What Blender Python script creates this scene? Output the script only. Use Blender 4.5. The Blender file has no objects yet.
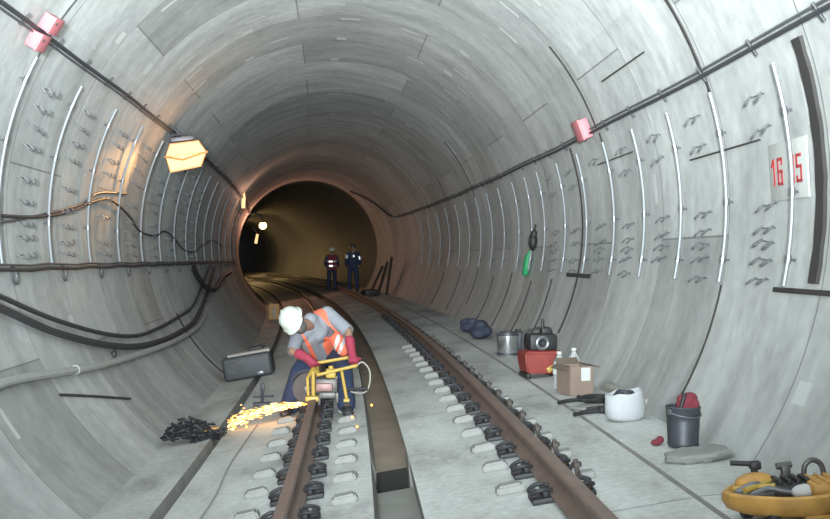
import bpy, bmesh, math, random
from mathutils import Vector as V, Matrix as M
random.seed(7)
C = bpy.context.scene.collection
PI = math.pi
RC = 346.0                     # plan radius of the left-hand curve
AX, AZ, R = -.21, 1.80, 2.70   # tunnel axis (lateral, height) and lining radius
rad = math.radians
TILT = math.atan(.175)         # cant of the track slab

# ------------------------------------------------------------------ materials
def mat(name, col, rough=.7, metal=0, var=.25, scale=6., bump=.15, bscale=40., emit=None, es=1., alpha=None):
    m = bpy.data.materials.new(name); m.use_nodes = True
    nt = m.node_tree; n = nt.nodes; l = nt.links
    b = n['Principled BSDF']
    b.inputs['Roughness'].default_value = rough; b.inputs['Metallic'].default_value = metal
    tc = n.new('ShaderNodeTexCoord'); nz = n.new('ShaderNodeTexNoise')
    nz.inputs['Scale'].default_value = scale; nz.inputs['Detail'].default_value = 5
    l.new(tc.outputs['Object'], nz.inputs['Vector'])
    mx = n.new('ShaderNodeMix'); mx.data_type = 'RGBA'
    mx.inputs[6].default_value = (*[c*(1-var) for c in col], 1)
    mx.inputs[7].default_value = (*[min(1, c*(1+var)) for c in col], 1)
    l.new(nz.outputs['Fac'], mx.inputs[0]); l.new(mx.outputs[2], b.inputs['Base Color'])
    if bump:
        nb = n.new('ShaderNodeTexNoise'); nb.inputs['Scale'].default_value = bscale
        l.new(tc.outputs['Object'], nb.inputs['Vector'])
        bp = n.new('ShaderNodeBump'); bp.inputs['Strength'].default_value = bump; bp.inputs['Distance'].default_value = .01
        l.new(nb.outputs['Fac'], bp.inputs['Height']); l.new(bp.outputs['Normal'], b.inputs['Normal'])
    if emit:
        b.inputs['Emission Color'].default_value = (*emit, 1); b.inputs['Emission Strength'].default_value = es
    if alpha is not None:
        b.inputs['Transmission Weight'].default_value = alpha; b.inputs['IOR'].default_value = 1.3
    return m

def lining_mat(name, base, dash, dark=1., tint=(1, 1, 1)):
    """cast concrete tunnel lining; UV = (metres round the ring, metres along the tunnel)"""
    m = bpy.data.materials.new(name); m.use_nodes = True
    nt = m.node_tree; n = nt.nodes; l = nt.links; b = n['Principled BSDF']
    b.inputs['Roughness'].default_value = .62
    def math_(op, a, c=None, d=None):
        k = n.new('ShaderNodeMath'); k.operation = op
        for i, x in enumerate((a, c, d)):
            if x is None: continue
            if isinstance(x, (int, float)): k.inputs[i].default_value = x
            else: l.new(x, k.inputs[i])
        return k.outputs[0]
    def mixc(f, a, c, mode='MIX'):
        k = n.new('ShaderNodeMix'); k.data_type = 'RGBA'; k.blend_type = mode
        for s, x in ((0, f), (6, a), (7, c)):
            if isinstance(x, (int, float)): k.inputs[s].default_value = x
            elif isinstance(x, tuple): k.inputs[s].default_value = (*x, 1)
            else: l.new(x, k.inputs[s])
        return k.outputs[2]
    uv = n.new('ShaderNodeUVMap'); uv.uv_map = 'UVMap'
    sep = n.new('ShaderNodeSeparateXYZ'); l.new(uv.outputs[0], sep.inputs[0])
    u, s = sep.outputs[0], sep.outputs[1]
    br = n.new('ShaderNodeTexBrick'); l.new(uv.outputs[0], br.inputs['Vector'])
    for k_, v_ in (('Scale', 1), ('Mortar Size', .009), ('Mortar Smooth', .35), ('Bias', -.1), ('Brick Width', 3.3), ('Row Height', 1.52)):
        br.inputs[k_].default_value = v_
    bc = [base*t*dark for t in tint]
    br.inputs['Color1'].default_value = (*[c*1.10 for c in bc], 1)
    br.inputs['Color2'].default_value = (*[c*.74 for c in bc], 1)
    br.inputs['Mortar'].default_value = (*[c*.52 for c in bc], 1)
    # stains run round the ring
    mp = n.new('ShaderNodeMapping'); mp.inputs['Scale'].default_value = (.5, 1.25, 1); l.new(uv.outputs[0], mp.inputs[0])
    st = n.new('ShaderNodeTexNoise'); st.inputs['Scale'].default_value = 1.6; st.inputs['Detail'].default_value = 7; st.inputs['Roughness'].default_value = .65
    l.new(mp.outputs[0], st.inputs['Vector'])
    fn = n.new('ShaderNodeTexNoise'); fn.inputs['Scale'].default_value = 9; fn.inputs['Detail'].default_value = 8; l.new(uv.outputs[0], fn.inputs['Vector'])
    rp = n.new('ShaderNodeMapRange'); rp.inputs[1].default_value = .3; rp.inputs[2].default_value = .7; rp.inputs[3].default_value = .70; rp.inputs[4].default_value = 1.22
    l.new(st.outputs['Fac'], rp.inputs[0])
    rf = n.new('ShaderNodeMapRange'); rf.inputs[1].default_value = .3; rf.inputs[2].default_value = .7; rf.inputs[3].default_value = .9; rf.inputs[4].default_value = 1.1
    l.new(fn.outputs['Fac'], rf.inputs[0])
    k = math_('MULTIPLY', rp.outputs[0], rf.outputs[0])
    cc = n.new('ShaderNodeCombineColor'); [l.new(k, cc.inputs[i]) for i in range(3)]
    col = mixc(1., br.outputs['Color'], cc.outputs[0], 'MULTIPLY')
    # pale plaster dabs over the bolt pockets: short dashes round the ring
    def dashes(pu, ps, du, ds, keep, off):
        cu = math_('FLOOR', math_('DIVIDE', u, pu)); cs = math_('FLOOR', math_('DIVIDE', math_('ADD', s, off), ps))
        cv = n.new('ShaderNodeCombineXYZ'); l.new(cu, cv.inputs[0]); l.new(cs, cv.inputs[1]); cv.inputs[2].default_value = off
        wn = n.new('ShaderNodeTexWhiteNoise'); l.new(cv.outputs[0], wn.inputs['Vector'])
        fu = math_('FRACT', math_('DIVIDE', u, pu)); fs = math_('FRACT', math_('DIVIDE', math_('ADD', s, off), ps))
        sc_ = n.new('ShaderNodeSeparateColor'); l.new(wn.outputs['Color'], sc_.inputs[0])
        sh = math_('MULTIPLY_ADD', sc_.outputs[1], .4, .3)
        a = math_('LESS_THAN', math_('ABSOLUTE', math_('SUBTRACT', fu, sh)), du)
        c_ = math_('LESS_THAN', math_('ABSOLUTE', math_('SUBTRACT', fs, .5)), ds)
        g = math_('LESS_THAN', sc_.outputs[0], keep)
        return math_('MULTIPLY', math_('MULTIPLY', a, c_), g)
    if dash > 0:
        d = math_('ADD', dashes(.95, .76, .13, .045, dash, .2), dashes(1.3, 1.52, .05, .05, dash, .9))
        d = math_('MINIMUM', d, .8)
        col = mixc(d, col, tuple(min(1, c*1.4) for c in bc))
    l.new(col, b.inputs['Base Color'])
    bp = n.new('ShaderNodeBump'); bp.inputs['Strength'].default_value = .35; bp.inputs['Distance'].default_value = .02
    hh = math_('ADD', math_('MULTIPLY', br.outputs['Fac'], -1.), math_('MULTIPLY', fn.outputs['Fac'], .5))
    l.new(hh, bp.inputs['Height']); l.new(bp.outputs['Normal'], b.inputs['Normal'])
    return m

def floor_mat():
    m = bpy.data.materials.new('slab concrete'); m.use_nodes = True
    nt = m.node_tree; n = nt.nodes; l = nt.links; b = n['Principled BSDF']; b.inputs['Roughness'].default_value = .7
    uv = n.new('ShaderNodeUVMap'); uv.uv_map = 'UVMap'
    mp = n.new('ShaderNodeMapping'); mp.inputs['Scale'].default_value = (1.6, .7, 1); l.new(uv.outputs[0], mp.inputs[0])
    a = n.new('ShaderNodeTexNoise'); a.inputs['Scale'].default_value = 1.1; a.inputs['Detail'].default_value = 8; a.inputs['Roughness'].default_value = .62; l.new(mp.outputs[0], a.inputs['Vector'])
    r = n.new('ShaderNodeValToRGB'); e = r.color_ramp.elements
    e[0].position = .30; e[0].color = (.19, .19, .185, 1); e[1].position = .62; e[1].color = (.44, .455, .445, 1)
    x = e.new(.46); x.color = (.35, .36, .35, 1)
    l.new(a.outputs['Fac'], r.inputs[0])
    f = n.new('ShaderNodeTexNoise'); f.inputs['Scale'].default_value = 22; f.inputs['Detail'].default_value = 6; l.new(uv.outputs[0], f.inputs['Vector'])
    br = n.new('ShaderNodeTexBrick'); l.new(uv.outputs[0], br.inputs['Vector'])
    for k_, v_ in (('Scale', 1), ('Mortar Size', .012), ('Mortar Smooth', .2), ('Brick Width', 40.), ('Row Height', 3.9)): br.inputs[k_].default_value = v_
    br.inputs['Color1'].default_value = (1.05, 1.05, 1.05, 1); br.inputs['Color2'].default_value = (.95, .95, .95, 1); br.inputs['Mortar'].default_value = (.6, .6, .6, 1)
    m1 = n.new('ShaderNodeMix'); m1.data_type = 'RGBA'; m1.blend_type = 'MULTIPLY'; m1.inputs[0].default_value = 1
    l.new(r.outputs[0], m1.inputs[6]); l.new(br.outputs['Color'], m1.inputs[7])
    m2 = n.new('ShaderNodeMix'); m2.data_type = 'RGBA'; m2.blend_type = 'OVERLAY'; m2.inputs[0].default_value = .35
    l.new(m1.outputs[2], m2.inputs[6]); l.new(f.outputs['Fac'], m2.inputs[7])
    l.new(m2.outputs[2], b.inputs['Base Color'])
    bp = n.new('ShaderNodeBump'); bp.inputs['Strength'].default_value = .3; bp.inputs['Distance'].default_value = .012
    l.new(f.outputs['Fac'], bp.inputs['Height']); l.new(bp.outputs['Normal'], b.inputs['Normal'])
    return m

M_wall = lining_mat('lining concrete', .37, .06, 1., (.97, 1., .985))
M_ceil = lining_mat('lining concrete of the vault', .40, .55, 1., (.97, 1., .985))
M_far = lining_mat('dark far lining', .47, 0, .17, (.88, .94, 1.0))  # same lining pattern in a much darker tone for the far stretch
M_floor = floor_mat()
M_mud = mat('drain mud', (.21, .17, .13), .75, 0, .4, 3.)
M_drain = mat('drain concrete', (.20, .20, .185), .75, 0, .35, 3.)
M_step_shade = mat('drain step shade', (.007, .0065, .006), .9, 0, .3, 6.)  # near-black colour paints the shade on the drain's step face
M_groove = mat('groove dirt', (.22, .215, .205), .85, 0, .4, 4.)
M_rust = mat('rail steel', (0.15, 0.105, 0.09), .55, .25, .35, 5., .2)
M_clip = mat('clip steel', (0.02, 0.021, 0.025), .6, .2, .4, 20.)
M_pad = mat('grout', (0.2, 0.203, 0.195), .85, 0, .2, 12.)
M_stud = mat('stud steel', (.06, .05, .045), .6, .4, .3, 20.)
M_pipe = mat('galvanised pipe', (0.15, 0.163, 0.175), .45, .15, .1, 8., 0)
M_hook = mat('hook steel', (0.125, 0.13, 0.135), .6, .3, .3, 20., 0)
M_cable = mat('cable rubber', (0.03, 0.031, 0.036), .6, 0, .3, 8., 0)
M_cableg = mat('cable sheath', (0.065, 0.068, 0.075), .55, 0, .3, 8., 0)
M_hose = mat('grey hose', (0.3, 0.31, 0.3), .6, 0, .15, 8., 0)
M_seal = mat('joint seal', (0.026, 0.0235, 0.0225), .8, 0, .35, 6.)
M_pink = mat('pink paint', (0.37, 0.12, 0.135), .6, 0, .15, 10.)
M_white = mat('white board', (0.4, 0.41, 0.395), .6, 0, .05, 6., 0)
M_red = mat('red lettering', (0.36, 0.035, 0.04), .6, 0, .1, 10., 0)
M_skin = mat('skin', (.20, .115, .08), .6, 0, .15, 20., 0)
M_dark = mat('dark cloth', (.05, .05, .045), .85, 0, .3, 20.)
M_navy = mat('navy cotton', (.012, .022, .055), .9, 0, .35, 14.)
M_shirt = mat('grey shirt', (0.165, 0.175, 0.2), .9, 0, .15, 10.)
M_orange = mat('orange fabric', (0.55, 0.105, 0.055), .75, 0, .12, 10.)
M_refl = mat('reflective tape', (.86, .87, .9), .32, .8, .05, 30., 0)
M_hat = mat('helmet plastic', (0.42, 0.455, 0.42), .35, 0, .04, 6., 0)
M_glove = mat('red glove', (0.23, 0.02, 0.045), .8, 0, .25, 16.)
M_boot = mat('boot leather', (.025, .025, .03), .6, 0, .3, 18.)
M_yel = mat('yellow paint', (0.37, 0.25, 0.05), .5, .1, .2, 10.)
M_eng = mat('engine metal', (.10, .095, .09), .5, .5, .4, 14.)
M_engp = mat('engine cover', (0.25, 0.14, 0.135), .5, .1, .2, 14.)
M_blade = mat('cutting disc', (.06, .05, .05), .6, .4, .3, 30.)
M_spark = mat('sparks', (1, .5, .1), .5, 0, 0, 5, 0, 40, (1, .36, .06), 2.4)
M_sparkh = mat('hot sparks', (1, .7, .3), .5, 0, 0, 5, 0, 40, (1, .60, .20), 4.5)
M_steel = mat('dull steel', (0.15, 0.155, 0.17), .4, .6, .2, 12.)
M_dsteel = mat('dark steel', (0.05, 0.053, 0.064), .5, .35, .3, 12.)
M_stain = mat('stainless steel', (.55, .56, .57), .22, .9, .08, 12., 0)
M_redp = mat('red paint', (0.19, 0.028, 0.022), .5, .05, .3, 9.)
M_redc = mat('crimson cloth', (0.14, 0.018, 0.03), .85, 0, .25, 16.)
M_card = mat('cardboard', (0.18, 0.135, 0.108), .85, 0, .15, 9.)
M_cardd = mat('cardboard inside', (0.1, 0.076, 0.06), .9, 0, .15, 9.)
M_paper = mat('white paper', (0.42, 0.43, 0.43), .8, 0, .05, 9., 0)
M_sack = mat('white woven plastic', (0.33, 0.345, 0.36), .7, 0, .06, 9., .3, 60.)
M_plastic = mat('clear plastic', (.80, .82, .84), .15, 0, .05, 9., 0, alpha=.75)
M_green = mat('green plastic', (0.02, 0.22, 0.085), .6, 0, .15, 12.)
M_blue = mat('dark blue cloth', (0.03, 0.036, 0.062), .85, 0, .3, 9.)
M_black = mat('black rubber', (0.012, 0.012, 0.013), .6, 0, .3, 14.)
M_stone = mat('grey stone', (0.2, 0.205, 0.195), .85, 0, .25, 9., .4, 18.)
M_mach = mat('orange yellow paint', (0.4, 0.215, 0.05), .55, .05, .6, 13.)
M_case = mat('case grey', (0.042, 0.045, 0.05), .6, .1, .3, 6.)
M_tan = mat('tan card', (0.42, 0.25, 0.11), .85, 0, .25, 5.)
M_lampg = mat('lit lamp glass', (.3, .2, .1), .5, 0, 0, 5, 0, 40, (1, .68, .28), 1.35)
M_lampo = mat('lamp housing', (.32, .16, .06), .6, .2, .3, 12.)
M_tube = mat('lit tube', (0.3, 0.24, 0.12), .5, 0, 0, 5, 0, 40, (1, .66, .30), 1.15)
M_bulb = mat('lit bulb', (0.3, 0.24, 0.12), .5, 0, 0, 5, 0, 40, (1, .64, .26), 6.)
M_wood = mat('pale timber', (0.27, 0.255, 0.23), .85, 0, .2, 8.)

# ------------------------------------------------------------------ frames
def SEC(s):
    a = s/RC; c, d = math.cos(a), math.sin(a)
    o = V((RC*c-RC, RC*d, 0))
    return M(((c, -d, 0, o.x), (d, c, 0, o.y), (0, 0, 1, 0), (0, 0, 0, 1)))
def P(x, s, z): return SEC(s) @ V((x, 0, z))
def fz(x): return .175*x if x < 1.62 else .2835+.09*(x-1.62)
def FL(x, s, rot=0, tilt=False, dz=0.):
    m = SEC(s) @ M.Translation((x, 0, fz(x)+dz))
    if tilt: m = m @ M.Rotation(-(TILT if x < 1.62 else math.atan(.09)), 4, 'Y')
    return m @ M.Rotation(rot, 4, 'Z')
def WP(s, th, off=0.):
    t = rad(th); return P(AX+(R-off)*math.cos(t), s, AZ+(R-off)*math.sin(t))
def WM(s, th, off=0.):
    """frame on the lining: X to the viewer's right, Y up round the ring, Z into the tunnel"""
    t = rad(th); sec = SEC(s).to_3x3()
    z = sec @ V((-math.cos(t), 0, -math.sin(t)))
    y = sec @ (V((-math.sin(t), 0, math.cos(t))) * (1 if math.cos(t) >= 0 else -1))
    x = y.cross(z); o = WP(s, th, off)
    return M(((x.x, y.x, z.x, o.x), (x.y, y.y, z.y, o.y), (x.z, y.z, z.z, o.z), (0, 0, 0, 1)))

# ------------------------------------------------------------------ object helpers
def link(o, parent=None, matrix=None):
    C.objects.link(o)
    if parent: o.parent = parent
    if matrix is not None: o.matrix_world = matrix if not parent else o.matrix_world
    return o
def obj(name, bm, m, parent=None, matrix=None, smooth=True, angle=35):
    me = bpy.data.meshes.new(name)
    bmesh.ops.recalc_face_normals(bm, faces=bm.faces)
    bm.to_mesh(me); bm.free()
    for mm in (m if isinstance(m, list) else [m]): me.materials.append(mm)
    o = bpy.data.objects.new(name, me)
    if smooth:
        for p in me.polygons: p.use_smooth = True
        me.set_sharp_from_angle(angle=rad(angle))
    C.objects.link(o)
    if parent: o.parent = parent
    if matrix is not None: o.matrix_basis = matrix
    return o
def tag(o, label, cat, group=None, kind=None):
    o['label'] = label; o['category'] = cat
    if group: o['group'] = group
    if kind: o['kind'] = kind
    return o
def thing(name, matrix, label, cat, group=None):
    o = bpy.data.objects.new(name, None); o.empty_display_size = .1; C.objects.link(o)
    o.matrix_basis = matrix
    return tag(o, label, cat, group)
def kids(o): return KID.get(o.name, [ch for ch in C.objects if ch.parent == o])
KID = {}
def dup(root, matrix, label, group=None):
    r = root.copy(); C.objects.link(r); r.matrix_basis = matrix; r['label'] = label
    if group: r['group'] = group
    if root.name not in KID: KID[root.name] = [c for c in C.objects if c.parent == root]
    for ch in KID[root.name]:
        c = ch.copy(); C.objects.link(c); c.parent = r
        if ch.name not in KID: KID[ch.name] = [g for g in C.objects if g.parent == ch]
        for g in KID[ch.name]:
            d = g.copy(); C.objects.link(d); d.parent = c
    return r
NUM = ['first', 'second', 'third', 'fourth', 'fifth', 'sixth', 'seventh', 'eighth', 'ninth', 'tenth', 'eleventh', 'twelfth', 'thirteenth', 'fourteenth', 'fifteenth', 'sixteenth', 'seventeenth', 'eighteenth', 'nineteenth', 'twentieth']
def ordn(i):
    if i < 20: return NUM[i]
    t = ['twenty', 'thirty', 'forty', 'fifty'][(i+1)//10-2]; k = (i+1) % 10
    return t+'-'+NUM[k-1] if k else {'thirty': 'thirtieth', 'forty': 'fortieth', 'fifty': 'fiftieth', 'twenty': 'twentieth'}[t]

# ------------------------------------------------------------------ shape helpers
def BM(): return bmesh.new()
def box(bm, c, s, rot=None, bev=0., seg=2):
    r = bmesh.ops.create_cube(bm, size=1)
    vs = r['verts']
    bmesh.ops.scale(bm, vec=V(s), verts=vs)
    if bev:
        es = list({e for v in vs for e in v.link_edges})
        q = bmesh.ops.bevel(bm, geom=es, offset=bev, segments=seg, affect='EDGES', profile=.5)
        vs = list({v for f in q['faces'] for v in f.verts} | {v for v in vs if v.is_valid})
    if rot is not None: bmesh.ops.rotate(bm, cent=(0, 0, 0), matrix=rot if isinstance(rot, M) else M.Rotation(rot, 3, 'Z'), verts=vs)
    bmesh.ops.translate(bm, vec=V(c), verts=vs)
    return bm
def ring_faces(bm, rings, close=True, caps=True):
    for a, b in zip(rings, rings[1:]):
        k = len(a)
        for i in range(k if close else k-1):
            j = (i+1) % k
            try: bm.faces.new((a[i], a[j], b[j], b[i]))
            except ValueError: pass
    if caps and close:
        for q in (rings[0], rings[-1]):
            try: bm.faces.new(q)
            except ValueError: pass
def frame_of(t):
    t = t.normalized(); a = V((0, 0, 1)) if abs(t.z) < .9 else V((1, 0, 0))
    x = a.cross(t).normalized(); return x, t.cross(x)
def tube(bm, pts, r, n=8, caps=True, closed=False):
    pts = [V(p) for p in pts]; k = len(pts); rs = r if isinstance(r, (list, tuple)) else [r]*k
    rings = []; x = None
    for i, p in enumerate(pts):
        if closed: t = (pts[(i+1) % k]-pts[i-1])
        else: t = (pts[min(i+1, k-1)]-pts[max(i-1, 0)])
        t = t.normalized()
        if x is None: x, y = frame_of(t)
        else:
            x = (x - t*x.dot(t)); x = x.normalized() if x.length > 1e-6 else frame_of(t)[0]; y = t.cross(x)
        rings.append([bm.verts.new(p+(x*math.cos(2*PI*j/n)+y*math.sin(2*PI*j/n))*rs[i]) for j in range(n)])
    if closed: rings.append(rings[0])
    ring_faces(bm, rings, True, caps and not closed)
    return bm
def cyl(bm, a, b, r, r2=None, n=16): return tube(bm, [a, b], [r, r if r2 is None else r2], n)
def lathe(bm, prof, n=24, mtx=None, caps=True):
    rings = []
    for (r, z) in prof:
        rings.append([bm.verts.new((mtx or M()) @ V((r*math.cos(2*PI*j/n), r*math.sin(2*PI*j/n), z))) for j in range(n)])
    ring_faces(bm, rings, True, caps); return bm
def smooth_path(pts, k=6):
    pts = [V(p) for p in pts]; out = []
    for i in range(len(pts)-1):
        p0 = pts[max(i-1, 0)]; p1 = pts[i]; p2 = pts[i+1]; p3 = pts[min(i+2, len(pts)-1)]
        for j in range(k):
            t = j/k
            out.append(.5*((2*p1)+(p2-p0)*t+(2*p0-5*p1+4*p2-p3)*t*t+(3*p1-p0-3*p2+p3)*t**3))
    out.append(pts[-1]); return out
def capsule(bm, a, ra, b, rb, n=14):
    a, b = V(a), V(b); t = (b-a)
    if t.length < 1e-5: t = V((0, 0, 1e-4)); b = a+t
    d = t.normalized(); x, y = frame_of(d); rings = []
    for k in range(1, 6): ang = PI/2*(1-k/5.); rings.append((a-d*ra*math.sin(ang), ra*math.cos(ang)))
    for k in range(0, 5): ang = PI/2*(k/5.); rings.append((b+d*rb*math.sin(ang), rb*math.cos(ang)))
    q = [[bm.verts.new(p+(x*math.cos(2*PI*j/n)+y*math.sin(2*PI*j/n))*r) for j in range(n)] for p, r in rings]
    ring_faces(bm, q)
def ellipsoid(bm, c, r, rot=None, n=16):
    q = bmesh.ops.create_uvsphere(bm, u_segments=n, v_segments=n//2+2, radius=1)['verts']
    bmesh.ops.scale(bm, vec=V(r), verts=q)
    if rot is not None: bmesh.ops.rotate(bm, cent=(0, 0, 0), matrix=rot, verts=q)
    bmesh.ops.translate(bm, vec=V(c), verts=q)
def fuse(name, bm, vox, m, parent=None, cut=None, sm=3, offset=0.):
    """turn overlapping solids into ONE continuous skin; cut(co) drops what lies outside the garment"""
    me = bpy.data.meshes.new('tmp'); bmesh.ops.recalc_face_normals(bm, faces=bm.faces); bm.to_mesh(me); bm.free()
    t = bpy.data.objects.new('tmp', me); C.objects.link(t)
    rm = t.modifiers.new('r', 'REMESH'); rm.mode = 'VOXEL'; rm.voxel_size = vox
    s = t.modifiers.new('s', 'SMOOTH'); s.iterations = sm; s.factor = .5
    dg = bpy.context.evaluated_depsgraph_get(); dg.update()
    out = bpy.data.meshes.new_from_object(t.evaluated_get(dg))
    bpy.data.objects.remove(t); bpy.data.meshes.remove(me)
    b2 = BM(); b2.from_mesh(out); bpy.data.meshes.remove(out)
    b2.normal_update()
    if cut:
        kill = [v for v in b2.verts if cut(v.co, v.normal)]
        bmesh.ops.delete(b2, geom=kill, context='VERTS')
    if offset:
        b2.normal_update()
        for v in b2.verts: v.co += v.normal*offset
    out = bpy.data.meshes.new(name); b2.to_mesh(out); b2.free()
    out.materials.append(m)
    for p in out.polygons: p.use_smooth = True
    o = bpy.data.objects.new(name, out); C.objects.link(o)
    if parent: o.parent = parent
    return o

# ------------------------------------------------------------------ the setting
S0, S1, SF = -14., 112., 41.
def svals():
    v = []; s = S0
    while s < S1: v.append(s); s += .6
    v += [SF, S1]; return sorted(set(round(q, 3) for q in v))
def lining(name, t0, t1, m):
    bm = BM(); uvl = bm.loops.layers.uv.new('UVMap'); ss = svals(); k = max(2, int((t1-t0)/2.5))
    ths = [t0+(t1-t0)*i/k for i in range(k+1)]
    g = [[bm.verts.new(WP(s, th)) for th in ths] for s in ss]
    for i in range(len(ss)-1):
        for j in range(k):
            f = bm.faces.new((g[i][j], g[i+1][j], g[i+1][j+1], g[i][j+1]))
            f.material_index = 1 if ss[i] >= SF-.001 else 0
            for lp, (a, b) in zip(f.loops, ((i, j), (i+1, j), (i+1, j+1), (i, j+1))):
                lp[uvl].uv = (rad(ths[b])*R+20, ss[a]+40)
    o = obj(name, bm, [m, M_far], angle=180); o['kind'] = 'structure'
    # the faces look into the tunnel
    return o
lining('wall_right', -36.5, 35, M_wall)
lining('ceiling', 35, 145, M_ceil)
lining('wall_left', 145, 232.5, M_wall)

def floor_mesh():
    bm = BM(); uvl = bm.loops.layers.uv.new('UVMap')
    f0 = lambda x: (x, fz(x))
    # (x, z, material of the face that follows)
    deep = lambda x, d: (x+d*.172, fz(x)-d*.985)
    gl = [(-1.87, fz(-1.87), 0), (-1.41, fz(-1.41), 1), (*deep(-1.40, .10), 1), (*deep(-1.31, .10), 1), (-1.30, fz(-1.30), 0), (-.44, fz(-.44), 0),
          (.04, fz(.04), 2), (*deep(.045, .26), 3), (*deep(.30, .26), 2), (.305, fz(.305), 0), (.7, fz(.7), 0), (1.03, fz(1.03), 0),
          (1.585, fz(1.585), 1), (1.592, fz(1.592)-.025, 1), (1.608, fz(1.608)-.025, 1), (1.615, fz(1.615), 0), (1.85, fz(1.85), 0), (2.055, fz(2.055), 0)]
    ss = svals()
    # the drain: silted up beyond a sump
    ss = sorted(set([q for q in ss if not 7.0 < q < 8.2] + [7.0, 7.42, 7.44, 7.78, 7.80, 8.2]))
    def dz(s):
        if s <= 7.43: return .03
        if s < 7.79: return -.25
        return .10
    g = []
    for s in ss:
        row = []
        for i, (x, z, mi) in enumerate(gl):
            if i in (7, 8): z = z+dz(s)
            row.append(bm.verts.new(P(x, s, z)))
        g.append(row)
    u = [0]
    for a, b in zip(gl, gl[1:]): u.append(u[-1]+math.hypot(b[0]-a[0], b[1]-a[1]))
    for i in range(len(ss)-1):
        for j in range(len(gl)-1):
            f = bm.faces.new((g[i][j], g[i][j+1], g[i+1][j+1], g[i+1][j])); mi = gl[j][2]
            if mi == 3 and ss[i] >= 7.79: mi = 4
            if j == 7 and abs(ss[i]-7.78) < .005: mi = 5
            f.material_index = mi
            for lp, (a, b) in zip(f.loops, ((i, j), (i, j+1), (i+1, j+1), (i+1, j))): lp[uvl].uv = (u[b]+10, ss[a]+30)
    o = obj('floor', bm, [M_floor, M_groove, M_drain, M_drain, M_mud, M_step_shade], angle=30); o['kind'] = 'structure'
floor_mesh()

# ------------------------------------------------------------------ rails and what holds them down
RX = {'left': -.43, 'right': 1.03}
def rail(side):
    x0 = RX[side]; bm = BM()
    prof = [(-.07, .03), (-.07, .042), (-.02, .058), (-.011, .075), (-.010, .140), (-.034, .152), (-.036, .178), (-.028, .188), (.028, .188), (.036, .178), (.034, .152), (.010, .140), (.011, .075), (.02, .058), (.07, .042), (.07, .03)]
    c, d = math.cos(TILT), math.sin(TILT); rings = []
    ss = [-8+.8*i for i in range(112)]
    for s in ss: rings.append([bm.verts.new(P(x0+a*c-b*d, s, fz(x0)+a*d+b*c)) for a, b in prof])
    ring_faces(bm, rings)
    o = obj('running_rail', bm, M_rust, angle=25)
    tag(o, {'left': 'rusty brown steel rail passing under the bending worker', 'right': 'rusty brown steel rail on the right, nearest the boxes and bags'}[side], 'rail', 'track rails')
rail('left'); rail('right')

def fastener():
    t = thing('rail_fastener', M(), 'x', 'rail fastener')
    bm = BM(); box(bm, (0, 0, .014), (.34, .17, .032), bev=.008)
    obj('base_plate', bm, M_clip, t)
    for sx in (-1, 1):
        bm = BM(); box(bm, (sx*.088, 0, .05), (.035, .12, .05), bev=.01); obj('shoulder', bm, M_clip, t)
        bm = BM()
        pts = smooth_path([(sx*.055, -.055, .060), (sx*.11, -.075, .072), (sx*.165, -.05, .055), (sx*.15, 0, .045), (sx*.165, .05, .055), (sx*.11, .075, .072), (sx*.055, .055, .060)], 4)
        tube(bm, pts, .012, 7); obj('spring_clip', bm, M_clip, t)
        bm = BM(); cyl(bm, (sx*.145, 0, .02), (sx*.145, 0, .068), .016, n=8); cyl(bm, (sx*.145, 0, .03), (sx*.145, 0, .048), .028, n=6); obj('bolt', bm, M_stud, t)
    return t
f0 = fastener(); first = True
for side, s0 in (('right', 5.54), ('left', 5.99)):
    for k in range(28):
        s = s0+.63*k
        lab = 'black clip fastener on the %s rail, %s from the camera end' % (side, ordn(k))
        m = FL(RX[side], s, tilt=True)
        if first: f0.matrix_basis = m; f0['label'] = lab; f0['group'] = 'fasteners of the right rail'; first = False
        else: dup(f0, m, lab, 'fasteners of the %s rail' % side)
bm = BM()
bmesh.ops.create_cube(bm, size=1); bmesh.ops.scale(bm, vec=(.17, .15, .05), verts=bm.verts)
for v in bm.verts:
    if v.co.z > 0: v.co.x *= .8; v.co.y *= .8; v.co.z += .006*math.sin(v.co.x*60+v.co.y*35)
bmesh.ops.bevel(bm, geom=list(bm.edges), offset=.012, segments=2, affect='EDGES')
bmesh.ops.translate(bm, vec=(0, 0, .022), verts=bm.verts)
pad0 = obj('grout_block', bm, M_pad)
tag(pad0, 'x', 'concrete block'); first = True
for side, x, s0, word in (('right', .80, 5.86, 'pale grout block left of the right rail'), ('left', -.72, 6.33, 'pale grout block left of the left rail'), ('left', -.13, 6.33, 'pale grout block between left rail and drain')):
    for k in range(16):
        m = FL(x, s0+.63*k, random.uniform(-.15, .15), True); lab = '%s, %s from the camera end' % (word, ordn(k))
        if first: pad0.matrix_basis = m; pad0['label'] = lab; pad0['group'] = 'grout blocks along the rails'; first = False
        else: dup(pad0, m, lab, 'grout blocks along the rails')
t = thing('anchor_stud', M(), 'x', 'bolt')
bm = BM(); lathe(bm, [(.014, 0), (.014, .11), (.011, .115)], 8); obj('shank', bm, M_stud, t)
bm = BM(); lathe(bm, [(.03, .07), (.03, .095)], 6); obj('nut', bm, M_stud, t)
bm = BM(); box(bm, (.05, -.01, .02), (.08, .09, .045), bev=.012); obj('grout_collar', bm, M_pad, t)
for k in range(16):
    m = FL(1.185, 5.86+.63*k, 0, True); lab = 'dark upright anchor stud right of the right rail, %s from the camera end' % ordn(k)
    if k == 0: t.matrix_basis = m; t['label'] = lab; t['group'] = 'anchor studs beside the right rail'
    else: dup(t, m, lab, 'anchor studs beside the right rail')

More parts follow.
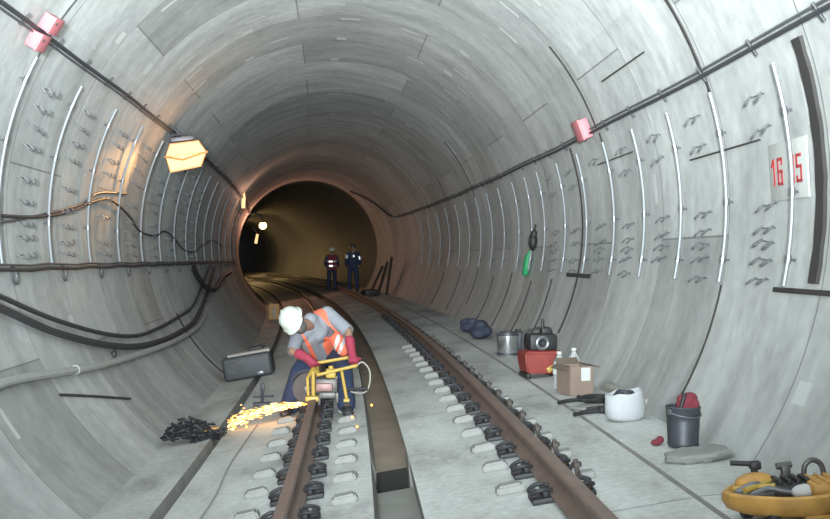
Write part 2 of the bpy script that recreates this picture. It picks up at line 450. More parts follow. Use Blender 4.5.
# ------------------------------------------------------------------ fixtures on the lining
def arc_bm(th0, th1, r, off, n=8, flat=None, wob=0.):
    """bar round the ring, in section coordinates relative to its middle"""
    tm = rad((th0+th1)/2); c = V((AX+(R-off)*math.cos(tm), 0, AZ+(R-off)*math.sin(tm)))
    k = max(3, int(abs(th1-th0)/2)); bm = BM(); pts = []
    for i in range(k+1):
        t = rad(th0+(th1-th0)*i/k); pts.append(V((AX+(R-off)*math.cos(t), wob*math.sin(i*1.7), AZ+(R-off)*math.sin(t)))-c)
    if flat:
        w, h = flat; rings = []
        for i, p in enumerate(pts):
            t = rad(th0+(th1-th0)*i/k); nn = V((-math.cos(t), 0, -math.sin(t))); ww = w*(1+.10*math.sin(i*2.3))
            rings.append([bm.verts.new(p+V((0, -ww/2, 0))-nn*h), bm.verts.new(p+V((0, -ww/2*.8, 0))+nn*h), bm.verts.new(p+V((0, ww/2*.8, 0))+nn*h), bm.verts.new(p+V((0, ww/2, 0))-nn*h)])
        ring_faces(bm, rings)
    else: tube(bm, pts, r, n)
    return bm, c
def wall_pipe(th0, th1, r):
    t = thing('wall_pipe', M(), 'x', 'pipe')
    bm, c = arc_bm(th0, th1, r, .035+r); obj('tube', bm, M_pipe, t)
    tm = rad((th0+th1)/2)
    for q in (.12, .42, .78):
        th = rad(th0+(th1-th0)*q); p = V((AX+(R-.035-r)*math.cos(th), 0, AZ+(R-.035-r)*math.sin(th)))-c
        nn = V((math.cos(th), 0, math.sin(th))); tt = V((-math.sin(th), 0, math.cos(th)))
        b2 = BM(); cyl(b2, p-tt*.025, p+tt*.025, r*1.35, n=10); cyl(b2, p, p+nn*(r+.03), .01, n=6); obj('clamp', b2, M_steel, t)
    return t, c
t, c = wall_pipe(-11.2, 16.8, .014)
for k, s in enumerate([round(q*.981, 3) for q in (6.10, 7.19, 8.18, 9.20, 10.24, 11.40, 12.48, 13.72, 14.6, 15.6, 16.9, 18.1, 19.4, 20.8, 22.2, 23.8, 25.4, 27.2, 29.0)]):
    m = SEC(s) @ M.Translation(c); lab = ('pale vertical pipe crossing the number board on the right wall' if k == 0 else 'pale vertical pipe on the right wall, %s in from the number board' % ordn(k-1))
    if k == 0: t.matrix_basis = m; t['label'] = lab; t['group'] = 'pipes on the right wall'
    else: dup(t, m, lab, 'pipes on the right wall')
t, c = wall_pipe(152.5, 188.6, .016)
for k, s in enumerate([round(q*.983, 3) for q in (8.43, 9.85, 11.35, 12.86, 14.4, 15.95, 17.5, 19.0, 20.5, 22.1, 23.9, 26.0, 28.3, 30.8, 33.5)]):
    m = SEC(s) @ M.Translation(c); lab = 'pale vertical pipe on the left wall, %s from the left edge' % ordn(k)
    if k == 0: t.matrix_basis = m; t['label'] = lab; t['group'] = 'pipes on the left wall'
    else: dup(t, m, lab, 'pipes on the left wall')

def hook_bm():
    bm = BM()
    for dx in (-.085, .085):
        pts = smooth_path([(dx-.075, .03, .0), (dx-.06, .0, .045), (dx-.02, -.022, .075), (dx+.03, -.012, .075), (dx+.055, .022, .055)], 3)
        tube(bm, pts, 0.0065, 6)
    cyl(bm, (-.15, .02, .006), (.06, .02, .006), .004, n=6)
    return bm
hk = obj('cable_hook', hook_bm(), M_hook); tag(hk, 'x', 'hook'); first = True
def hooks(s_list, ths, side, word):
    global first
    for ci, s in enumerate(s_list):
        for ri, th in enumerate(ths):
            if (ci*7+ri*5) % 11 == 0 and ci > 1: continue
            m = WM(s+random.uniform(-.02, .02), th+random.uniform(-.3, .3), .004) @ M.Rotation(random.uniform(-.12, .12), 4, 'Z')
            lab = 'dark wire hook on %s wall, column %s %s, row %s down' % (side, ordn(ci), word, ordn(ri))
            if first: hk.matrix_basis = m; hk['label'] = lab; hk['group'] = 'cable hooks on the %s wall' % side; first = False
            else: dup(hk, m, lab, 'cable hooks on the %s wall' % side)
hooks([9.0, 10.33, 11.95, 13.5, 15.1, 16.7, 18.2, 19.7], [156.8, 160.3, 163.9, 167.3, 173.5, 177.4, 181.2, 184.2, 187.0], 'left', 'from left edge')
hooks([6.36, 7.5, 8.5, 9.52, 10.55, 11.7, 12.8], [13.7, 9.4, -.9, -3.9, -6.1, -8.1, -10.8], 'right', 'from number board')

# dark joint seals
def seal(s, th0, th1, w, label, group='dark joint seals', cat='joint seal', m=M_seal, off=.002, h=.006):
    bm, c = arc_bm(th0, th1, 0, off, flat=(w, h)); tag(obj('joint_seal', bm, m, None, SEC(s) @ M.Translation(c)), label, cat, group)
seal(7.2, 19.9, 52, .055, 'dark joint seal rising above the right cable to the picture top')
seal(7.17, 15.9, 19.2, .05, 'short dark joint seal just below the right cable')
seal(7.12, -31, -11.5, .025, 'thin dark joint line below the second pipe on the right wall')
seal(10.27, 20, 40, .05, 'dark joint seal above the pink box on the right cable')
seal(10.22, 11.5, 19, .05, 'short dark joint seal below the pink box on the right cable')
seal(11.56, -26, 18.8, .07, 'dark joint seal down the right wall through the dark cross bar')
seal(19.3, -26, 42, .06, 'dark joint seal down the right wall beyond the hanging bags')
seal(22.9, 19, 42, .05, 'faint dark joint seal above the right cable near the far brown ring')
seal(8.45, 128, 160, .018, 'thin dark joint line passing behind the pink boxes at upper left')
seal(15.9, 206, 232, .10, 'broad dark joint line at the foot of the left wall beside the case')
for k, (s, a) in enumerate([(12.9, -13), (14.2, -14), (15.8, -12), (17.4, -14), (21.5, -13), (24., -14)]):
    seal(s, -31, a, .06, 'dark damp streak at the foot of the right wall, %s beyond the red engine' % ordn(k), 'damp streaks on the right wall', 'streak', M_seal)
# thick strip near the right edge
bm, c = arc_bm(-10.6, 18.4, 0, .006, flat=(.125, .012)); tag(obj('rubber_strip', bm, M_seal, None, SEC(5.70) @ M.Translation(c)), 'thick dark curved strip on the right wall at the picture edge', 'strip')
def wall_bar(s0, s1, th, w, label, name='wall_bar', m=M_seal):
    bm = BM(); mid = (s0+s1)/2; L = s1-s0; box(bm, (0, 0, .008), (L, w, .016), bev=.004)
    tag(obj(name, bm, m, None, WM(mid, th)), label, 'bar', 'dark bars on the right wall')
wall_bar(5.3, 6.22, -11.6, .03, 'dark horizontal bar under the thick strip at the right edge')
wall_bar(10.95, 12.1, -11.6, .045, 'dark horizontal cross bar on the right wall at joint')
wall_bar(6.5, 7.85, 8.2, .012, 'thin dark level line left of the number board')
wall_bar(9.3, 10.6, 12.8, .012, 'thin dark level line below the pink box on right')
wall_bar(8.1, 9.45, 27.6, .014, 'thin dark level line above the right cable')

# long cables
def cable(name, pts, r, m, label, cat='cable', k=5, group=None, n=8):
    """pts: (s, theta, offset from lining)"""
    w = smooth_path([WP(*p) for p in pts], k); o = w[0].copy(); bm = BM(); tube(bm, [p-o for p in w], r, n)
    q = obj(name, bm, m, None, M.Translation(o)); tag(q, label, cat, group); return q
ucl = thing('service_cable', M.Translation(WP(8, 148.6, .05)), 'dark bundled cable along the upper left wall, carrying pink boxes', 'cable')
o0 = WP(8, 148.6, .05)
for dth, r, off, nm in ((0, .018, .05, 'main_cable'), (.8, .010, .045, 'thin_cable')):
    bm = BM(); tube(bm, [WP(4.5+.8*i, 148.6+dth+.12*math.sin(i*1.3), off)-o0 for i in range(46)], r, 8); obj(nm, bm, M_cable if nm == 'main_cable' else M_cableg, ucl)
for i in range(40):
    bm = BM(); p = WP(5+.9*i, 148.6, .03)-o0; q = WM(5+.9*i, 148.6).to_3x3()
    cyl(bm, p-q @ V((0, .05, 0)), p+q @ V((0, .06, .03)), .009, n=6); obj('cable_clip', bm, M_cable, ucl)
o0 = WP(8, 19.6, .05)
ucr = thing('service_cable', M.Translation(o0), 'dark bundled cable along the right wall, carrying one pink box', 'cable')
for dth, r, off, nm in ((0, .015, .05, 'main_cable'), (.8, .009, .045, 'thin_cable')):
    bm = BM(); tube(bm, [WP(4+.8*i, 19.6+dth+.15*math.sin(i*1.1)+max(0, (i*.8-8))*.08, off)-o0 for i in range(38)], r, 8); obj(nm, bm, M_cable if nm == 'main_cable' else M_cableg, ucr)
for i in range(32):
    s = 4.4+.9*i; bm = BM(); p = WP(s, 19.6+max(0, s-12)*.08, .03)-o0; q = WM(s, 19.6).to_3x3()
    cyl(bm, p-q @ V((0, .05, 0)), p+q @ V((0, .06, .03)), .009, n=6); obj('cable_clip', bm, M_cable, ucr)
cable('service_cable', [(34, 22.2, .05), (35.2, 26, .05), (36.8, 37, .05), (38.5, 48, .05), (39.6, 56, .05)], .035, M_cable, 'dark cable climbing the far brown ring right of the dark opening')
lc = thing('service_cable', M.Translation(WP(9, 189.6, .06)), 'dark level cable on hooks low on the left wall', 'cable'); o0 = WP(9, 189.6, .06)
for dth, r, nm in ((0, .017, 'main_cable'), (-.8, .010, 'thin_cable')):
    bm = BM(); tube(bm, [WP(7+.5*i, 189.7+dth+.18*math.sin(i*2.1), .06)-o0 for i in range(54)], r, 8); obj(nm, bm, M_cable if nm == 'main_cable' else M_cableg, lc)
for i in range(17):
    s = 8.55+1.5*i; q = WM(s, 190.5); bm = BM(); b = M.Translation(-o0) @ q
    tube(bm, [b @ V((.10*math.cos(a)*.7, -.01+.075*math.sin(a), .045)) for a in [2*PI*j/12 for j in range(12)]], .009, 6, closed=True)
    obj('hanger_ring', bm, M_steel, lc)
cable('thin_wire', [(7.6, 182, .02), (8.5, 181.3, .03), (9.9, 178.3, .03), (11.0, 175.3, .03), (11.7, 172, .03), (13.2, 170.3, .02)], .011, M_cableg, 'thin grey wire sagging across the left wall from the picture edge', 'wire')
cable('thin_wire', [(7.5, 180.6, .03), (9.2, 179.9, .04), (10.4, 177.7, .05), (11.63, 173.6, .06), (12.4, 173.4, .05), (13.4, 176.4, .05), (14.1, 179.8, .05), (15.3, 180.6, .05), (16.2, 178.6, .05), (17.2, 180.5, .05), (18.4, 184.4, .05), (20, 184.6, .05), (22, 181, .05), (24, 178.6, .05), (27, 181, .05)], .015, M_cable, 'dark wavy wire looping across the left wall pipes', 'wire')
cable('hose', [(7.6, 191.5, .04), (8.2, 194.6, .05), (9.34, 199.8, .05), (10.82, 205.1, .05), (12.2, 208, .05), (13.6, 208.2, .05), (15.5, 207.3, .05), (17.6, 205.5, .05), (20, 199, .05), (22.5, 191, .06)], .022, M_cable, 'thin black hose drooping low on the left wall', 'hose')
hs = cable('hose', [(7.5, 193.6, .05), (8.13, 196.6, .05), (9.19, 202.1, .05), (10.62, 207.4, .05), (12.0, 210.6, .05), (13.6, 211.8, .05), (15.2, 211.7, .05), (16.8, 210.8, .05), (18.5, 207.5, .05), (20.6, 202, .05), (23.5, 192, .06)], .034, M_cable, 'thick black hose with hanging plug drooping low on the left wall', 'hose')
b = BM(); o_ = WP(10.9, 208, .07)-WP(7.5, 193.6, .05); cyl(b, o_, o_+V((0, 0, -.09)), .010, n=6); box(b, o_+V((0, 0, -.11)), (.05, .05, .06), bev=.01); cyl(b, o_+V((0, 0, -.14)), o_+V((0, 0, -.17)), .02, n=8)
obj('plug', b, M_black, hs)
hs = cable('hose', [(6.8, 208.4, .06), (7.59, 207.9, .06), (8.95, 209.8, .06), (10.0, 211.2, .06), (11.1, 212.1, .06), (12.8, 213.1, .06), (14.2, 213.6, .06), (15.6, 213.6, .06), (17.2, 212.6, .06), (18.6, 210, .06)], .034, M_hose, 'thick pale grey hose lying along the lower left wall', 'hose')
b = BM(); o_ = WP(9.3, 210.2, .06); cyl(b, WP(9.2, 210.1, .06)-WP(6.8, 208.4, .06), WP(9.42, 210.4, .06)-WP(6.8, 208.4, .06), .043, n=12); obj('coupling', b, M_hose, hs)
cable('thin_wire', [(8.6, 213, .012), (9.4, 216, .012), (10.4, 220.2, .012)], .012, M_seal, 'short dark rod stuck to the lower left wall', 'rod')
cable('bracket_arm', [(19.2, 189.8, .06), (19.6, 196, .08), (20.2, 200.5, .10), (21.5, 202, .12), (24, 198, .12), (27, 196, .14)], .05, M_black, 'black bent cable bunch hanging at the end of the left cable', 'cable')

# pink boxes
def pink_box(s, th, rot, label, w=.18, h=.13):
    t = thing('junction_box', WM(s, th, .075) @ M.Rotation(rot, 4, 'Z'), label, 'box', 'pink boxes on the cables')
    bm = BM(); box(bm, (0, 0, .0), (w, h, .09), bev=.008); obj('body', bm, M_pink, t)
    bm = BM(); box(bm, (0, 0, .05), (w*1.06, h*1.06, .02), bev=.006); obj('lid', bm, M_pink, t)
    bm = BM(); cyl(bm, (-w*.3, h*.2, .055), (-w*.3, h*.2, .068), .012, n=8); obj('screw', bm, M_dark, t)
pink_box(8.05, 150.2, .1, 'pink box below the upper left cable')
pink_box(8.10, 146.6, .1, 'pink box above the upper left cable')
pink_box(10.5, 21.0, 0, 'pink box on the cable on the right wall', .26, .2)
bm = BM(); box(bm, (0, 0, .004), (.17, .02, .008)); box(bm, (.075, .06, .004), (.02, .12, .008))
tag(obj('tape_strip', bm, M_pink, None, WM(7.8, 143.6, .0)), 'pink tape angle on the wall above the pink boxes', 'tape')

# number board  1615
t = thing('number_board', WM(6.11, 3.45, .012), 'white board with red number 1615 behind the nearest right pipe', 'sign')
bm = BM(); box(bm, (0, 0, 0), (.53, .345, .012), bev=.003); obj('panel', bm, M_white, t)
SEG = {'1': 'R', '6': 'ABLMCD', '5': 'ABMRD'}
def digit(ch, cx, w=.072, h=.165, k=.018):
    bm = BM(); z = .0075; d = .004
    def hb(y): box(bm, (cx, y, z), (w, k, d))
    def vb(x, y0, y1): box(bm, (cx+x, (y0+y1)/2, z), (k, y1-y0, d))
    a = h/2-k/2; x = w/2-k/2
    if ch == '1':
        vb(.01, -h/2, h/2); box(bm, (cx-.012, h/2-.03, z), (k, .05, d), rot=-.6)
    elif ch == '6':
        hb(a); hb(0); hb(-a); vb(-x, -h/2, h/2); vb(x, -h/2, .01); vb(x, h/2-.045, h/2)
    else:
        hb(a); hb(.01); hb(-a); vb(-x, 0, h/2); vb(x, -h/2, .01); vb(-x, -h/2, -h/2+.04)
    obj('digit', bm, M_red, t)
for ch, cx in (('1', -.205), ('6', -.108), ('1', .078), ('5', .16)): digit(ch, cx)

# bags hanging on the right wall
fb = BM(); ellipsoid(fb, (0, -.02, .06), (.085, .12, .06)); ellipsoid(fb, (.02, .09, .05), (.05, .06, .04)); ellipsoid(fb, (-.05, -.1, .05), (.05, .05, .04))
t = thing('hanging_bag', WM(14.2, -2.2, 0), 'black bag hanging on the right wall above a green bag', 'bag')
fuse('bag_body', fb, .012, M_black, t)
bm = BM(); tube(bm, smooth_path([(-.03, .1, .05), (-.02, .2, .03), (.02, .2, .03), (.04, .1, .05)], 5), .008, 6); obj('strap', bm, M_black, t)
bm = BM(); ellipsoid(bm, (0.015, .0, .118), (.03, .03, .012)); obj('badge', bm, M_steel, t)
fb = BM(); ellipsoid(fb, (0, 0, .06), (.085, .15, .055)); ellipsoid(fb, (.02, .12, .05), (.05, .07, .04)); ellipsoid(fb, (-.02, -.11, .06), (.07, .07, .05))
t = thing('hanging_bag', WM(14.45, -9.2, 0), 'bright green plastic bag hanging under the black bag', 'bag')
fuse('bag_body', fb, .012, M_green, t)
bm = BM(); tube(bm, smooth_path([(.0, .13, .05), (.03, .22, .04), (.05, .28, .05)], 5), .012, 6); obj('handle', bm, M_green, t)

# ------------------------------------------------------------------ lamps
# lit floodlight on the left cable
lamp_o = P(-2.26, 14.2, 2.82)
lm = M.Translation(lamp_o) @ SEC(14.2).to_3x3().to_4x4() @ M.Rotation(rad(8), 4, 'Z') @ M.Rotation(rad(-8), 4, 'Y') @ M.Scale(.92, 4)
t = thing('floodlight', lm, 'lit yellow box floodlight hanging from the upper left cable', 'lamp')
w, d = .29, .16
bm = BM()
def quad(bm, pts): bm.faces.new([bm.verts.new(p) for p in pts])
# tray: two glowing panes folded about a middle bar, facing the camera
a0, a1 = V((-w, -.10, .02)), V((w, -.10, .02)); b0, b1 = V((-w*.75, .06, .20)), V((w*.75, .06, .20)); c0, c1 = V((-w*.9, .02, -.19)), V((w*.7, .02, -.15))
def slab(bm, q, th):
    n = (q[1]-q[0]).cross(q[3]-q[0]).normalized()
    v = [bm.verts.new(p) for p in q]+[bm.verts.new(p-n*th) for p in q]
    for f in ((0, 1, 2, 3), (7, 6, 5, 4), (0, 4, 5, 1), (1, 5, 6, 2), (2, 6, 7, 3), (3, 7, 4, 0)): bm.faces.new([v[i] for i in f])
g = .012
bm = BM(); slab(bm, [a0+V((0, 0, g)), a1+V((0, 0, g)), b1, b0], .012); obj('upper_pane', bm, M_lampg, t, smooth=False)
bm = BM(); slab(bm, [c0, c1, a1-V((0, 0, g)), a0-V((0, 0, g))], .012); obj('lower_pane', bm, M_lampg, t, smooth=False)
bm = BM()
v = [bm.verts.new(p) for p in (b0+V((0, .02, .02)), b1+V((0, .02, .02)), c1+V((0, .02, -.02)), c0+V((0, .02, -.02)), b0+V((0, .16, .0)), b1+V((0, .16, .0)), c1+V((0, .14, .03)), c0+V((0, .14, .03)))]
for f in ((0, 1, 2, 3), (7, 6, 5, 4), (0, 4, 5, 1), (1, 5, 6, 2), (2, 6, 7, 3), (3, 7, 4, 0)): bm.faces.new([v[i] for i in f])
obj('housing', bm, M_lampo, t, smooth=False)
bm = BM(); tube(bm, [a0+V((-.02, -.008, 0)), V((-.06, -.125, -.055)), a1+V((.02, -.008, 0))], .018, 6)
for p, q in ((a0, c0), (a1, c1), (a0, b0), (a1, b1)): cyl(bm, p, q, .009, n=6)
obj('guard_bar', bm, M_lampo, t)
bm = BM(); tube(bm, [(-w*.8, .12, .19), (-w*.6, .10, .34), (w*.4, .10, .34), (w*.7, .12, .19)], .018, 6); cyl(bm, (-.05, .1, .34), (-.12, .1, .46), .02, n=8); box(bm, (-.02, .11, .27), (.34, .10, .07), bev=.01)
obj('bracket', bm, M_dsteel, t)
# tube lamp further on
t = thing('tube_lamp', SEC(30) @ M.Translation((-2.46, 0, 3.1)), 'short lit tube lamp hanging beyond the floodlight', 'lamp')
bm = BM(); tube(bm, [(-.02, 0, .22), (.0, 0, .1), (-.01, 0, -.22)], [.05, .055, .055], 10); obj('tube', bm, M_tube, t)
bm = BM(); tube(bm, [(-.02, 0, .22), (-.03, 0, .30)], .07, 10); cyl(bm, (-.03, 0, .28), (-.1, 0, .36), .03, n=8); obj('cap', bm, M_lampo, t)
bm = BM(); box(bm, (-.09, .05, .02), (.05, .1, .36), bev=.01); obj('back_plate', bm, M_dsteel, t)
# far bulb
t = thing('bulb_lamp', SEC(42.5) @ M.Translation((-1.95, 0, 2.78)), 'bright round lamp at the left edge of the dark opening', 'lamp')
bm = BM(); ellipsoid(bm, (0, 0, 0), (.155, .155, .155)); obj('bulb', bm, M_bulb, t)
bm = BM(); tube(bm, smooth_path([(-.02, 0, .16), (-.1, 0, .42), (-.45, .0, .5), (-.68, 0, .30)], 5), .03, 8); obj('arm', bm, M_dsteel, t)
bm = BM(); lathe(bm, [(.08, .13), (.19, .12), (.06, .24)], 14); obj('shade', bm, M_lampo, t)
t = thing('tube_lamp', SEC(43) @ M.Translation((-2.18, 0, 2.25)), 'small lit lamp hanging just below the bright round lamp', 'lamp')
bm = BM(); tube(bm, [(0.02, 0, .2), (-.05, 0, -.18)], [.05, .06], 8); obj('tube', bm, M_tube, t)
bm = BM(); cyl(bm, (.02, 0, .2), (-.2, 0, .5), .02, n=6); obj('wire', bm, M_dsteel, t)

# ------------------------------------------------------------------ people
def hand(bm, palm, fwd, side, nrm, k=1., curl=1., thumb=1):
    """palm centre, finger direction, across the palm, out of the back of the hand"""
    palm = V(palm); fwd = V(fwd).normalized(); side = (V(side)-fwd*V(side).dot(fwd)).normalized(); nrm = side.cross(fwd) if nrm is None else V(nrm).normalized()
    for i in range(4):
        q = -.033+.022*i
        capsule(bm, palm-fwd*.04+side*q*.7, .017*k, palm+fwd*.04+side*q, .015*k, 8)
        L = (.036, .042, .039, .030)[i]; p = palm+fwd*.045+side*q; dv = fwd.copy()
        for j in range(3):
            dv = (dv*math.cos(.62*curl)-nrm*math.sin(.62*curl)).normalized(); e = p+dv*L*(1, .75, .6)[j]
            capsule(bm, p, (.0105-.001*j)*k, e, (.0095-.001*j)*k, 8); p = e
            nrm2 = nrm; nrm = (nrm*math.cos(.62*curl)+fwd*0).normalized() if False else nrm2
    p = palm-fwd*.02-side*.035*thumb; e = p-side*.028*thumb+fwd*.025-nrm*.02; capsule(bm, p, .014*k, e, .012*k, 8); e2 = e+fwd*.025-nrm*.025+side*.006*thumb; capsule(bm, e, .012*k, e2, .010*k, 8)

def worker():
    base = V((-.53, 10.5, -.07)); L = lambda x, y, z: V((x, y, z))-base
    t = thing('person', M.Translation(base), 'person in white helmet and orange vest bending over a yellow rail saw', 'person')
    pel = L(-.525, 10.80, .49); hipL = L(-.415, 10.76, .475); hipR = L(-.635, 10.82, .47)
    knL = L(-.31, 10.28, .345); anL = L(-.285, 10.02, .06); toL = L(-.26, 9.83, -.0)
    knR = L(-.775, 10.50, .30); anR = L(-.86, 10.55, -.02); toR = L(-.90, 10.36, -.085)
    shL = L(-.485, 10.44, .90); shR = L(-.765, 10.26, .69); ms = (shL+shR)/2
    nk = ms+V((-.02, -.06, .05)); hd = L(-.775, 10.10, .835)
    elL = L(-.275, 10.28, .735); wrL = L(-.235, 10.10, .545); haL = L(-.215, 10.03, .475)
    elR = L(-.80, 10.08, .56); wrR = L(-.655, 9.98, .50); haR = L(-.60, 9.95, .455)
    u = (ms-pel).normalized(); r = (shL-shR); r = (r-u*r.dot(u)).normalized(); f = r.cross(u); f = f if f.y < 0 else -f
    def torso(bm, g=0., arms=0.):
        capsule(bm, hipL, .115+g, hipR, .115+g); capsule(bm, pel, .13+g, pel+u*.28, .125+g)
        for s_ in (-1, 1): capsule(bm, pel+r*s_*.07+u*.05, .105+g, ms+r*s_*.10-u*.08, .105+g)
        capsule(bm, ms-u*.10+f*.02, .115+g, ms-u*.03, .09+g); capsule(bm, shL-r*.03-u*.02, .07+g, shR+r*.03-u*.02, .07+g)
    def leg(bm, h, k, a, g=0., low=0.): capsule(bm, h, .095+g, k, .062+g); capsule(bm, k, .062+g, a, .040+g+low)
    def arm(bm, s, e, w, g=0., g2=None): capsule(bm, s, .055+g, e, .042+g); capsule(bm, e, .042+(g if g2 is None else g2), w, .029+(g if g2 is None else g2))
    # head: looks down and to the picture's right, at the disc
    hu = V((-.70, -.42, .50)).normalized()                     # crown
    hf = V((.50, -.66, -.62)); hf = (hf-hu*hf.dot(hu)).normalized(); hr = hu.cross(hf)
    H = M((hr, hf, hu)).transposed()                            # columns: right, forward, up
    hp = lambda a, b_, c_: hd+H @ V((a, b_, c_))
    bm = BM(); torso(bm); leg(bm, hipL, knL, anL); leg(bm, hipR, knR, anR)
    capsule(bm, anL, .04, toL, .033); capsule(bm, anR, .04, toR, .033)
    arm(bm, shL, elL, wrL); arm(bm, shR, elR, wrR)
    capsule(bm, ms, .065, hd-hu*.06, .056)
    ellipsoid(bm, hp(0, 0, .025), (.077, .096, .10), H); ellipsoid(bm, hp(0, .03, -.055), (.058, .062, .06), H)
    capsule(bm, hp(0, .09, -.0), .014, hp(0, .115, -.03), .017, 8)                            # nose
    capsule(bm, hp(-.03, .088, .022), .012, hp(.03, .088, .022), .012, 8)                     # brow
    capsule(bm, hp(-.022, .086, -.068), .009, hp(.022, .086, -.068), .009, 8)                 # lips
    for s_ in (-1, 1): ellipsoid(bm, hp(s_*.078, -.005, -.01), (.012, .022, .034), H, 10)     # ears
    hand(bm, haL, (.05, -.75, -.5), (1, 0, -.1), None, .9, 1., -1); hand(bm, haR, (.3, -.75, -.45), (1, .1, 0), None, .9, 1., 1)
    o = fuse('body', bm, .009, M_skin, t, sm=2)
    # trousers
    bm = BM(); capsule(bm, hipL, .125, hipR, .125); capsule(bm, pel, .13, pel+u*.06, .135)
    leg(bm, hipL, knL, anL, .022, .03); leg(bm, hipR, knR, anR, .026, .036)
    capsule(bm, hipR, .115, (hipR+knR)/2, .105)
    fuse('trousers', bm, .013, M_navy, t)
    # boots
    for a, to in ((anL, toL), (anR, toR)):
        bm = BM(); capsule(bm, a+V((0, 0, .05)), .058, a-V((0, 0, .03)), .056); capsule(bm, a-V((0, 0, .035)), .052, to, .048); ellipsoid(bm, to, (.056, .07, .042))
        fuse('boot', bm, .010, M_boot, t)
    # shirt with short sleeves
    bm = BM(); torso(bm, .012); capsule(bm, shL, .074, elL, .066); capsule(bm, shR, .072, elR, .060); capsule(bm, ms, .085, nk, .07)
    fuse('shirt', bm, .012, M_shirt, t, cut=lambda c, n: (c-pel).dot(u) < .03 or (c-elL).dot((elL-shL).normalized()) > .02 and (c-elL).length < .12 or (c-elR).dot((elR-shR).normalized()) > .02 and (c-elR).length < .12)
    # vest: open down the front, the left front panel hanging loose
    def vest_bm(g):
        bm = BM(); torso(bm, .024+g)
        capsule(bm, shL-r*.05, .085+g, L(-.36, 10.36, .60), .072+g); capsule(bm, L(-.36, 10.36, .60), .072+g, L(-.325, 10.36, .535), .058+g)
        return bm
    loose = lambda c: (c-L(-.36, 10.36, .60)).length < .21 and (c-pel).dot(r) > .12
    def vcut(c, n):
        q = c-pel; h = q.dot(u); a = q.dot(r); d = q.dot(f)
        if h < .02 and not loose(c): return True
        if h > .47 and abs(a) < .09: return True
        if d > -.03 and -.15 < a < -.055+max(0, h-.3)*.2: return True
        if a < -.19 and h > .25: return True
        if (c-shL).length < .09 and a > .185: return True
        return False
    v = fuse('safety_vest', vest_bm(0), .012, M_orange, t, cut=vcut)
    for k_, (x0_, sl) in enumerate(((-.408, .30), (-.352, .36))):
        def scut(c, n):
            w = c+base
            return not .505 < w.z < .70 or n.y > -.05 or w.y > 10.5 or abs(w.x-x0_-(w.z-.545)*sl) > .020
        fuse('reflective_stripe', vest_bm(0), .008, M_refl, v, cut=scut, offset=.006)
    # gloves, gauntlet length
    for e, w, h_, fw, sd, th in ((elL, wrL, haL, (.05, -.75, -.5), (1, 0, -.1), -1), (elR, wrR, haR, (.3, -.75, -.45), (1, .1, 0), 1)):
        bm = BM(); hand(bm, h_, fw, sd, None, 1.25, 1., th); capsule(bm, e+(w-e)*.45, .050, w, .042); capsule(bm, w, .042, h_, .036)
        fuse('glove', bm, .008, M_glove, t, sm=2)
    # eyes, mask
    for s_ in (-1, 1):
        bm = BM(); ellipsoid(bm, hp(s_*.032, .083, .004), (.014, .010, .009), H, 10); obj('eye', bm, M_white, t)
    bm = BM(); ellipsoid(bm, hp(0, .055, -.06), (.066, .062, .052), H); fuse('face_cloth', bm, .01, M_dark, t)
    bm = BM(); ellipsoid(bm, hp(0, -.02, -.0), (.084, .092, .085), H); fuse('hair', bm, .012, M_black, t, cut=lambda c, n: (c-hd).dot(hf) > .035)
    # helmet: dome, rim, peak, ridge
    bm = BM(); mt = M.Translation(hp(0, -.005, .035)) @ H.to_4x4() @ M.Diagonal((1, 1.14, 1, 1))
    lathe(bm, [(.128, -.006), (.135, -.004), (.134, .008), (.117, .018), (.113, .05), (.098, .09), (.068, .118), (.03, .132), (.004, .135)], 28, mt)
    hat = obj('hard_hat', bm, M_hat, t)
    bm = BM(); pk = [V((.115*math.sin(a), .07+.125*math.cos(a), -.006-.012*math.cos(a))) for a in [-1.2+2.4*i/12 for i in range(13)]]
    pi = [V((.10*math.sin(a), .055+.07*math.cos(a), .008)) for a in [-1.2+2.4*i/12 for i in range(13)]]
    mt2 = M.Translation(hp(0, -.005, .035)) @ H.to_4x4()
    up = [[bm.verts.new(mt2 @ (p+V((0, 0, dz)))) for p in q] for q, dz in ((pi, .006), (pk, .004), (pk, -.004), (pi, -.004))]
    ring_faces(bm, up+[up[0]], False, False); obj('peak', bm, M_hat, hat)
    bm = BM(); tube(bm, [mt @ V((0, .105*math.sin(a), .02+.118*math.cos(a))) for a in [-1.3+2.6*i/14 for i in range(15)]], .010, 8); obj('ridge', bm, M_hat, hat)
    return t
worker()

